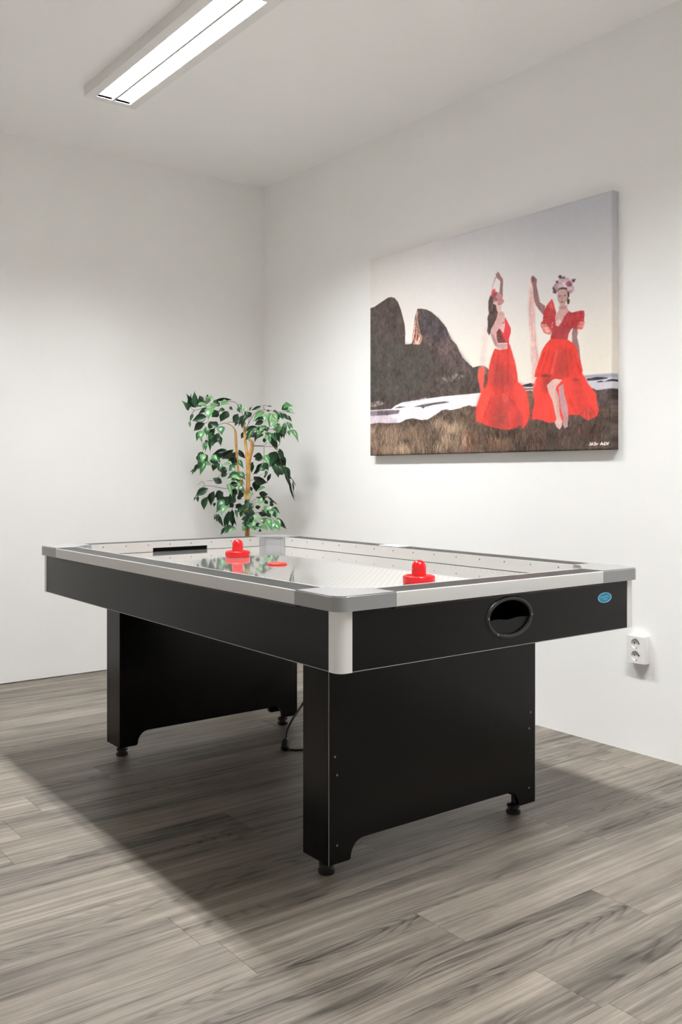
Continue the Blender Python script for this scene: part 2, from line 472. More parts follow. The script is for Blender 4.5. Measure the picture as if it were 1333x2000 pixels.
for sx in (-1, 1):
    for sy in (-1, 1):
        # grey corner cap
        bm = bmesh.new()
        tx, ty = sx * HX, sy * HY
        p = corner_outline(-sx, -sy, [(CAP, 0), (CAP, RW + .002), (0.146, RW + .002), (RW + .002, 0.146), (RW + .002, CAP), (0, CAP)], 0.030)
        add_prism(bm, [(tx + a, ty + b) for a, b in p], 'z', ZRB - 0.0005, ZT + 0.0012)
        topv = [e for e in bm.edges if all(abs(v.co.z - (ZT + .0012)) < 1e-6 for v in e.verts)]
        bmesh.ops.bevel(bm, geom=topv, offset=0.003, segments=2, affect='EDGES')
        q = [(CAP, 0.03), (CAP, RW + .002), (0.146, RW + .002), (RW + .002, 0.146), (RW + .002, CAP), (0.03, CAP), (0.03, 0.03)]
        add_prism(bm, [(tx - sx * a, ty - sy * b) for a, b in q], 'z', ZF + 0.0002, ZRB - 0.0005)
        bm_obj('corner_cap', bm, MAT['cap_grey'], table, angle=35)
        # rounded silver corner post
        bm = bmesh.new()
        p = corner_outline(-sx, -sy, [(0.040, 0), (0.040, 0.019), (0.019, 0.019), (0.019, 0.040), (0, 0.040)], 0.024)
        add_prism(bm, [(sx * (ax + .0015) + a, sy * (ay + .0015) + b) for a, b in p], 'z', ZAB - 0.002, ZRB - 0.0005)
        bm_obj('corner_post', bm, MAT['post_silver'], table, angle=35)

def rail(side, long_):
    """one side: outer metal cap, dark top strip, inner metal fence with its screws"""
    half = (HY if long_ else HX) - CAP - 0.0006
    def P(a, b0, b1, z0, z1, bev=0.0):      # a: along, b: from the outer edge inwards
        if long_:
            xs = sorted((side * (HX - b0), side * (HX - b1))); return (xs[0], xs[1], -a, a, z0, z1)
        ys = sorted((side * (HY - b0), side * (HY - b1))); return (-a, a, ys[0], ys[1], z0, z1)
    r = 0.0028
    prof = [(0, ZRB), (0, ZT - r)] + [(r - r * math.cos(t), ZT - r + r * math.sin(t)) for t in [math.pi / 2 * i / 5 for i in range(1, 6)]] + [(0.0035, ZT), (0.0035, ZRB)]
    E = HX if long_ else HY
    bm = bmesh.new(); add_prism(bm, [(side * (E - b), z) for b, z in prof], 'y' if long_ else 'x', -half, half)
    bm_obj('rail_cap', bm, MAT['aluminium'], table, angle=50)
    box_obj('rail_top', P(half, 0.0035, RW - 0.008, ZF, ZT - 0.0006), MAT['rail_dark'], table)
    goal = 0.13
    fence_half = half
    if long_:
        fe = box_obj('inner_fence', P(fence_half, RW - 0.008, RW, ZF + .0014, ZT), MAT['inner_alu'], table)
    else:
        bm = bmesh.new()                    # fence with the goal slot cut into its foot
        pr_ = [(-fence_half, ZF + .0014), (-goal, ZF + .0014), (-goal, ZF + 0.017), (goal, ZF + 0.017), (goal, ZF + .0014), (fence_half, ZF + .0014), (fence_half, ZT), (-fence_half, ZT)]
        ya, yb = sorted((side * (HY - RW + 0.008), side * (HY - RW)))
        add_prism(bm, pr_, 'y', ya, yb)
        fe = bm_obj('inner_fence', bm, MAT['inner_alu'], table)
        bm = bmesh.new()
        ya, yb = sorted((side * (HY - RW + 0.0079), side * (HY - RW + 0.0055)))
        add_box(bm, -goal + .0003, goal - .0003, ya, yb, ZF + .0003, ZF + 0.0168)
        bm_obj('goal_slot', bm, MAT['cavity'], table)
    n = 14 if long_ else 8
    for i in range(n):
        a = -half + 2 * half * (i + 0.5) / n
        o = bpy.data.objects.new('screw', screw_mesh); COL.objects.link(o); o.parent = fe
        zc = ZF + 0.030
        if long_:
            o.location = (side * (HX - RW), a, zc); o.rotation_euler = (0, -side * math.pi / 2, 0)
        else:
            o.location = (a, side * (HY - RW), zc); o.rotation_euler = (side * math.pi / 2, 0, 0)

bm = bmesh.new(); add_lathe(bm, [(0.0, 0.0012), (0.0018, 0.0012), (0.0032, 0.0002), (0.0032, -0.002), (0.0, -0.002)], 10)
screw_mesh = bpy.data.meshes.new('screw'); bm.to_mesh(screw_mesh); bm.free(); screw_mesh.materials.append(MAT['screw'])
for s in (-1, 1):
    rail(s, True); rail(s, False)

box_obj('rail_plate', (HX - 0.075, HX - 0.012, -2.135 - CY, -2.015 - CY, ZT - 0.0006, ZT + 0.0035), MAT['socket_white'], table, bevel=0.001)
pf = box_obj('playing_surface', (-HX + 0.03, HX - 0.03, -HY + 0.03, HY - 0.03, ZF - 0.016, ZF), MAT['field'], table)
box_obj('bottom_board', (-ax + 0.0185, ax - 0.0185, -ay + 0.0185, ay - 0.0185, ZAB + 0.004, ZAB + 0.014), MAT['panel_black'], table)

# oval puck return on each end board
def puck_return(s):
    cx = -s * HOLE[0] if s > 0 else HOLE[0]; cz, rx, rz = HOLE[1:]
    y = s * ay
    bm = bmesh.new()
    n, prof = 56, [(-0.0025, -0.001), (-0.0025, 0.0035), (0.000, 0.0055), (0.005, 0.0055), (0.008, 0.0035), (0.0095, 0.0)]
    rows = []
    for i in range(n):
        t = 2 * math.pi * i / n
        rows.append([bm.verts.new((cx + (rx + d) * math.cos(t), y + s * h, cz + (rz + d) * math.sin(t))) for d, h in prof])
    for i in range(n):
        j = (i + 1) % n
        for k_ in range(len(prof) - 1): bm.faces.new((rows[i][k_], rows[j][k_], rows[j][k_ + 1], rows[i][k_ + 1]))
        bm.faces.new((rows[i][-1], rows[j][-1], rows[j][0], rows[i][0]))
    ring = bm_obj('puck_return', bm, MAT['dark_plastic'], table, angle=50)
    # cup behind the opening
    bm = bmesh.new()
    depth = [(0.0, 0.99), (0.05, 0.98), (0.085, 0.90)]
    rr_ = []
    for d, k_ in depth:
        rr_.append([bm.verts.new((cx + rx * k_ * math.cos(2 * math.pi * i / 40), y - s * (d + .001), cz + rz * k_ * math.sin(2 * math.pi * i / 40))) for i in range(40)])
    for a, b_ in zip(rr_, rr_[1:]):
        for i in range(40):
            j = (i + 1) % 40; bm.faces.new((a[i], a[j], b_[j], b_[i]))
    bm.faces.new(rr_[-1])
    bm_obj('return_cup', bm, MAT['cavity'], ring, angle=40)
    # lip of the pocket: lower half, wavy upper edge
    bm = bmesh.new()
    pts = []
    a0 = math.asin(0.0045 / (rz * .985))
    for i in range(25):
        t = math.pi + a0 + (math.pi - 2 * a0) * i / 24
        pts.append((cx + rx * .985 * math.cos(t), cz + rz * .985 * math.sin(t)))
    for i in range(1, 24):
        u = 1 - 2 * i / 24
        pts.append((cx + rx * .985 * math.cos(a0) * u, cz - 0.0045 - 0.0030 * math.cos(u * 5.2) * (1 - abs(u))))
    add_prism(bm, pts, 'y', *sorted((y - s * 0.009, y - s * 0.004)))
    bm_obj('pocket_lip', bm, MAT['lip'], ring)
    for a in (math.pi * 0.98, 0.02, math.pi * 1.3):
        o = bpy.data.objects.new('screw', screw_mesh); COL.objects.link(o); o.parent = ring
        o.location = (cx + (rx + .003) * math.cos(a), y + s * 0.0066, cz + (rz + .003) * math.sin(a)); o.rotation_euler = (-s * math.pi / 2, 0, 0)
for s in (-1, 1): puck_return(s)

# oval blue badge on the near end board
bcx, bcz = -0.8183 - CX, 0.7195
bm = bmesh.new(); add_prism(bm, [(bcx + 0.0325 * math.cos(2 * math.pi * i / 32), bcz + 0.0155 * math.sin(2 * math.pi * i / 32)) for i in range(32)], 'y', -ay - 0.0010, -ay)
badge = bm_obj('badge', bm, MAT['blue'], table); badge['label'] = 'small blue oval badge'
bm = bmesh.new()
n = 40
R1 = [[bm.verts.new((bcx + k_ * 0.0325 * math.cos(2 * math.pi * i / n), -ay - h, bcz + k_ * 0.0155 * math.sin(2 * math.pi * i / n))) for i in range(n)] for k_, h in ((0.985, .0010), (0.985, .0014), (0.90, .0014), (0.90, .0010))]
for a, b_ in zip(R1, R1[1:]):
    for i in range(n):
        j = (i + 1) % n; bm.faces.new((a[i], a[j], b_[j], b_[i]))
bm_obj('badge_rim', bm, MAT['badge_white'], badge)
bm = bmesh.new()                            # the pale scribble of lettering across it
for x0_, x1_, dz0, dz1 in [(-.021, -.012, -.001, .003), (-.012, -.006, .003, -.001), (-.006, .002, 0.0, .0035), (.002, .008, .0035, 0.0), (.008, .014, 0.0, .004), (.014, .020, .004, .001), (-.008, .012, -.005, -.005)]:
    add_prism(bm, [(bcx + x0_, bcz + dz0), (bcx + x1_, bcz + dz1), (bcx + x1_, bcz + dz1 + .0014), (bcx + x0_, bcz + dz0 + .0014)], 'y', -ay - 0.0013, -ay - 0.0009)
bm_obj('badge_print', bm, MAT['badge_white'], badge)

# two leg pedestals
LX, LYI, LYO, LZ = 0.4085, 0.609, 0.7275, 0.0455   # half width, inner and outer |y|, bottom height
def arch_outline():
    foot, top, r = 0.068, 0.097, 0.050
    half = [(-LX, ZAB + 0.004), (-LX, LZ), (-LX + foot, LZ)]
    x = -LX + foot
    arc = [(x + 0.006 + (r - 0.006) * (1 - math.cos(t)), LZ + 0.004 + (top - LZ - 0.004) * math.sin(t)) for t in [math.pi / 2 * i / 8 for i in range(9)]]
    left = half + arc
    return left + [(-a, b) for a, b in left[::-1]]
for s in (-1, 1):
    leg = empty('leg_pedestal', (0, 0, 0)); leg.parent = table
    tk = 0.016
    for yo, yi in ((LYO, LYO - tk), (LYI + tk, LYI)):
        bm = bmesh.new(); add_prism(bm, arch_outline(), 'y', *sorted((s * yo, s * yi)))
        bm_obj('leg_panel', bm, MAT['panel_black'], leg)
    for sx in (-1, 1):
        xs = sorted((sx * LX, sx * (LX - tk)))
        box_obj('leg_side', (xs[0], xs[1], *sorted((s * (LYO - tk - .0002), s * (LYI + tk + .0002))), LZ, ZAB + 0.004), MAT['panel_black'], leg)
        # pale strip painting the edge highlight where front panel meets the side
        box_obj('leg_edge_highlight', (sx * LX - (.0012 if sx > 0 else .0004), sx * LX + (.0004 if sx > 0 else .0012), *sorted((s * LYO, s * (LYO + .0005))), LZ, ZAB - .002), MAT['edge_band'], leg)
        bm = bmesh.new()
        add_lathe(bm, [(0, 0.0), (0.021, 0.0), (0.023, 0.003), (0.023, 0.010), (0.016, 0.014), (0.016, 0.018), (0.021, 0.020), (0.021, 0.028), (0.010, 0.031), (0.007, 0.034), (0.007, 0.075), (0, 0.075)], 24)
        ft = bm_obj('levelling_foot', bm, MAT['rubber'], leg, angle=40)
        ft.location = (sx * (LX - 0.036), s * (LYI + LYO) / 2, 0)
        for z_, dx in ((0.332, 0.021), (0.282, 0.028), (0.094, 0.028)):
            o = bpy.data.objects.new('screw', screw_mesh); COL.objects.link(o); o.parent = leg
            o.location = (sx * (LX - dx), s * LYO, z_); o.rotation_euler = (-s * math.pi / 2, 0, 0)

# ------------------------------------------------------------------ pushers and puck on the table
def pusher(x, y, label, R=0.0475):
    root = empty('pusher', (x, y, ZF), label, 'pusher', 'red hockey pushers')
    k_ = R / 0.0475
    bm = bmesh.new()
    add_lathe(bm, [(r * k_, z * k_) for r, z in [(0, 0.003), (0.040, 0.003), (0.0455, 0.0), (0.0475, 0.003), (0.0478, 0.018), (0.0465, 0.0215), (0.043, 0.0232), (0.039, 0.0225), (0.036, 0.019), (0.028, 0.016), (0.0215, 0.018)]], 48)
    bm_obj('base', bm, MAT['red_plastic'], root, angle=60)
    bm = bmesh.new()
    pr = [(0.0235, 0.0165), (0.0220, 0.022), (0.0212, 0.036), (0.0210, 0.049)] + [(0.0210 * math.cos(t), 0.049 + 0.0195 * math.sin(t)) for t in [math.pi / 2 * i / 7 for i in range(1, 7)]] + [(0, 0.0685)]
    add_lathe(bm, [(r * k_, z * k_) for r, z in pr], 36)
    bm_obj('knob', bm, MAT['red_plastic'], root, smooth=True)
    return root
pusher(-1.203, -1.700, 'red pusher on the far half of the table, near the corner with the plant', 0.049)
pusher(-1.231, -2.806, 'red pusher beside the near end rail of the table', 0.0485)
bm = bmesh.new(); add_lathe(bm, [(0, 0.0008), (0.030, 0.0008), (0.0335, 0.0), (0.0355, 0.0015), (0.0355, 0.0052), (0.0335, 0.0068), (0.029, 0.0068), (0.028, 0.0058), (0, 0.0058)], 48)
puck = bm_obj('puck', bm, MAT['puck_red'], None, angle=50); puck.location = (-1.255, -2.066, ZF)
tag(puck, 'flat red puck lying on the playing surface between the two pushers', 'puck')

# ------------------------------------------------------------------ power cord under the table
cord = empty('power_cord', (-1.076, -1.841, 0), 'black power cord with its plug on the floor under the table', 'cord')
def rel(pts): return [(p[0] + 1.076, p[1] + 1.841, p[2]) for p in pts]
def cable(name, pts, r):
    q = smooth_path(rel(pts), 8); bm = bmesh.new(); add_tube(bm, q, [r] * len(q), 8)
    return bm_obj(name, bm, MAT['rubber'], cord, smooth=True)
cable('hanging_cable', [(-1.060, -1.832, 0.040), (-1.03, -1.80, 0.065), (-0.985, -1.775, 0.100), (-0.905, -1.735, 0.145), (-0.80, -1.72, 0.28), (-0.78, -1.75, 0.45), (-0.85, -1.85, 0.6235)], 0.0045)
cable('floor_cable', [(-1.079, -1.852, 0.006), (-1.045, -1.88, 0.004), (-1.00, -1.90, 0.004), (-0.90, -1.93, 0.004), (-0.62, -1.88, 0.004), (-0.32, -1.80, 0.004), (-0.06, -1.76, 0.0045)], 0.0042)
bm = bmesh.new()
a, b_ = Vector((-0.010, -0.022, 0.010)), Vector((0.018, 0.012, 0.040))
ax_ = (b_ - a)
add_tube(bm, [a, a + ax_ * .08, a + ax_ * .55, a + ax_ * .62, a + ax_ * .9, b_], [0.013, 0.017, 0.016, 0.0175, 0.011, 0.005], 14)
bm_obj('plug', bm, MAT['rubber'], cord, angle=40)

# ------------------------------------------------------------------ wall socket
sock = empty('wall_socket', (0, -2.7225, 0.409), 'white double wall socket low on the right wall beside the table', 'socket')
bm = bmesh.new(); add_box(bm, -0.025, 0.0, -0.041, 0.041, -0.054, 0.054, bevel=0.004, seg=2)
bm_obj('socket_body', bm, MAT['socket_white'], sock, angle=35)
bm = bmesh.new()                            # front plate with two round wells
def plate_ring(y0, y1, z0, z1, cz, r):
    angs = sorted([2 * math.pi * i / 32 for i in range(32)] + [math.atan2(z - cz, y) % (2 * math.pi) for y in (y0, y1) for z in (z0, z1)])
    lay = []
    for xx in (-0.036, -0.0245):
        inn, out = [], []
        for a in angs:
            ca, sa = math.cos(a), math.sin(a)
            ts = ([(y1 if ca > 0 else y0) / ca] if abs(ca) > 1e-9 else []) + ([((z1 if sa > 0 else z0) - cz) / sa] if abs(sa) > 1e-9 else [])
            t = min(ts)
            inn.append(bm.verts.new((xx, r * ca, cz + r * sa))); out.append(bm.verts.new((xx, t * ca, cz + t * sa)))
        lay.append((inn, out))
    n = len(angs)
    for i in range(n):
        j = (i + 1) % n
        for inn, out in lay: bm.faces.new((inn[i], inn[j], out[j], out[i]))
        for q in (0, 1): bm.faces.new((lay[0][q][i], lay[0][q][j], lay[1][q][j], lay[1][q][i]))
plate_ring(-0.039, 0.039, 0.0, 0.052, 0.0235, 0.0195); plate_ring(-0.039, 0.039, -0.052, -0.0001, -0.0235, 0.0195)
bm_obj('front_plate', bm, MAT['socket_white'], sock)
for dz in (0.0235, -0.0235):
    bm = bmesh.new(); add_lathe(bm, [(0, 0.0), (0.0192, 0.0), (0.0192, 0.0012), (0, 0.0012)], 28)
    rec = bm_obj('outlet', bm, MAT['socket_shade'], sock); rec.location = (-0.0251, 0, dz); rec.rotation_euler = (0, -math.pi / 2, 0)
    for dy in (-0.0095, 0.0095):
        bm = bmesh.new(); add_lathe(bm, [(0.0, 0.0016), (0.0026, 0.0016), (0.0026, 0.001), (0, 0.001)], 12)
        h = bm_obj('pin_hole', bm, MAT['cavity'], rec); h.location = (0, dy, 0)
    for dx in (-0.0175, 0.0175):
        box_obj('earth_clip', (dx - 0.0012, dx + 0.0012, -0.002, 0.002, 0.0012, 0.008), MAT['screw'], rec)

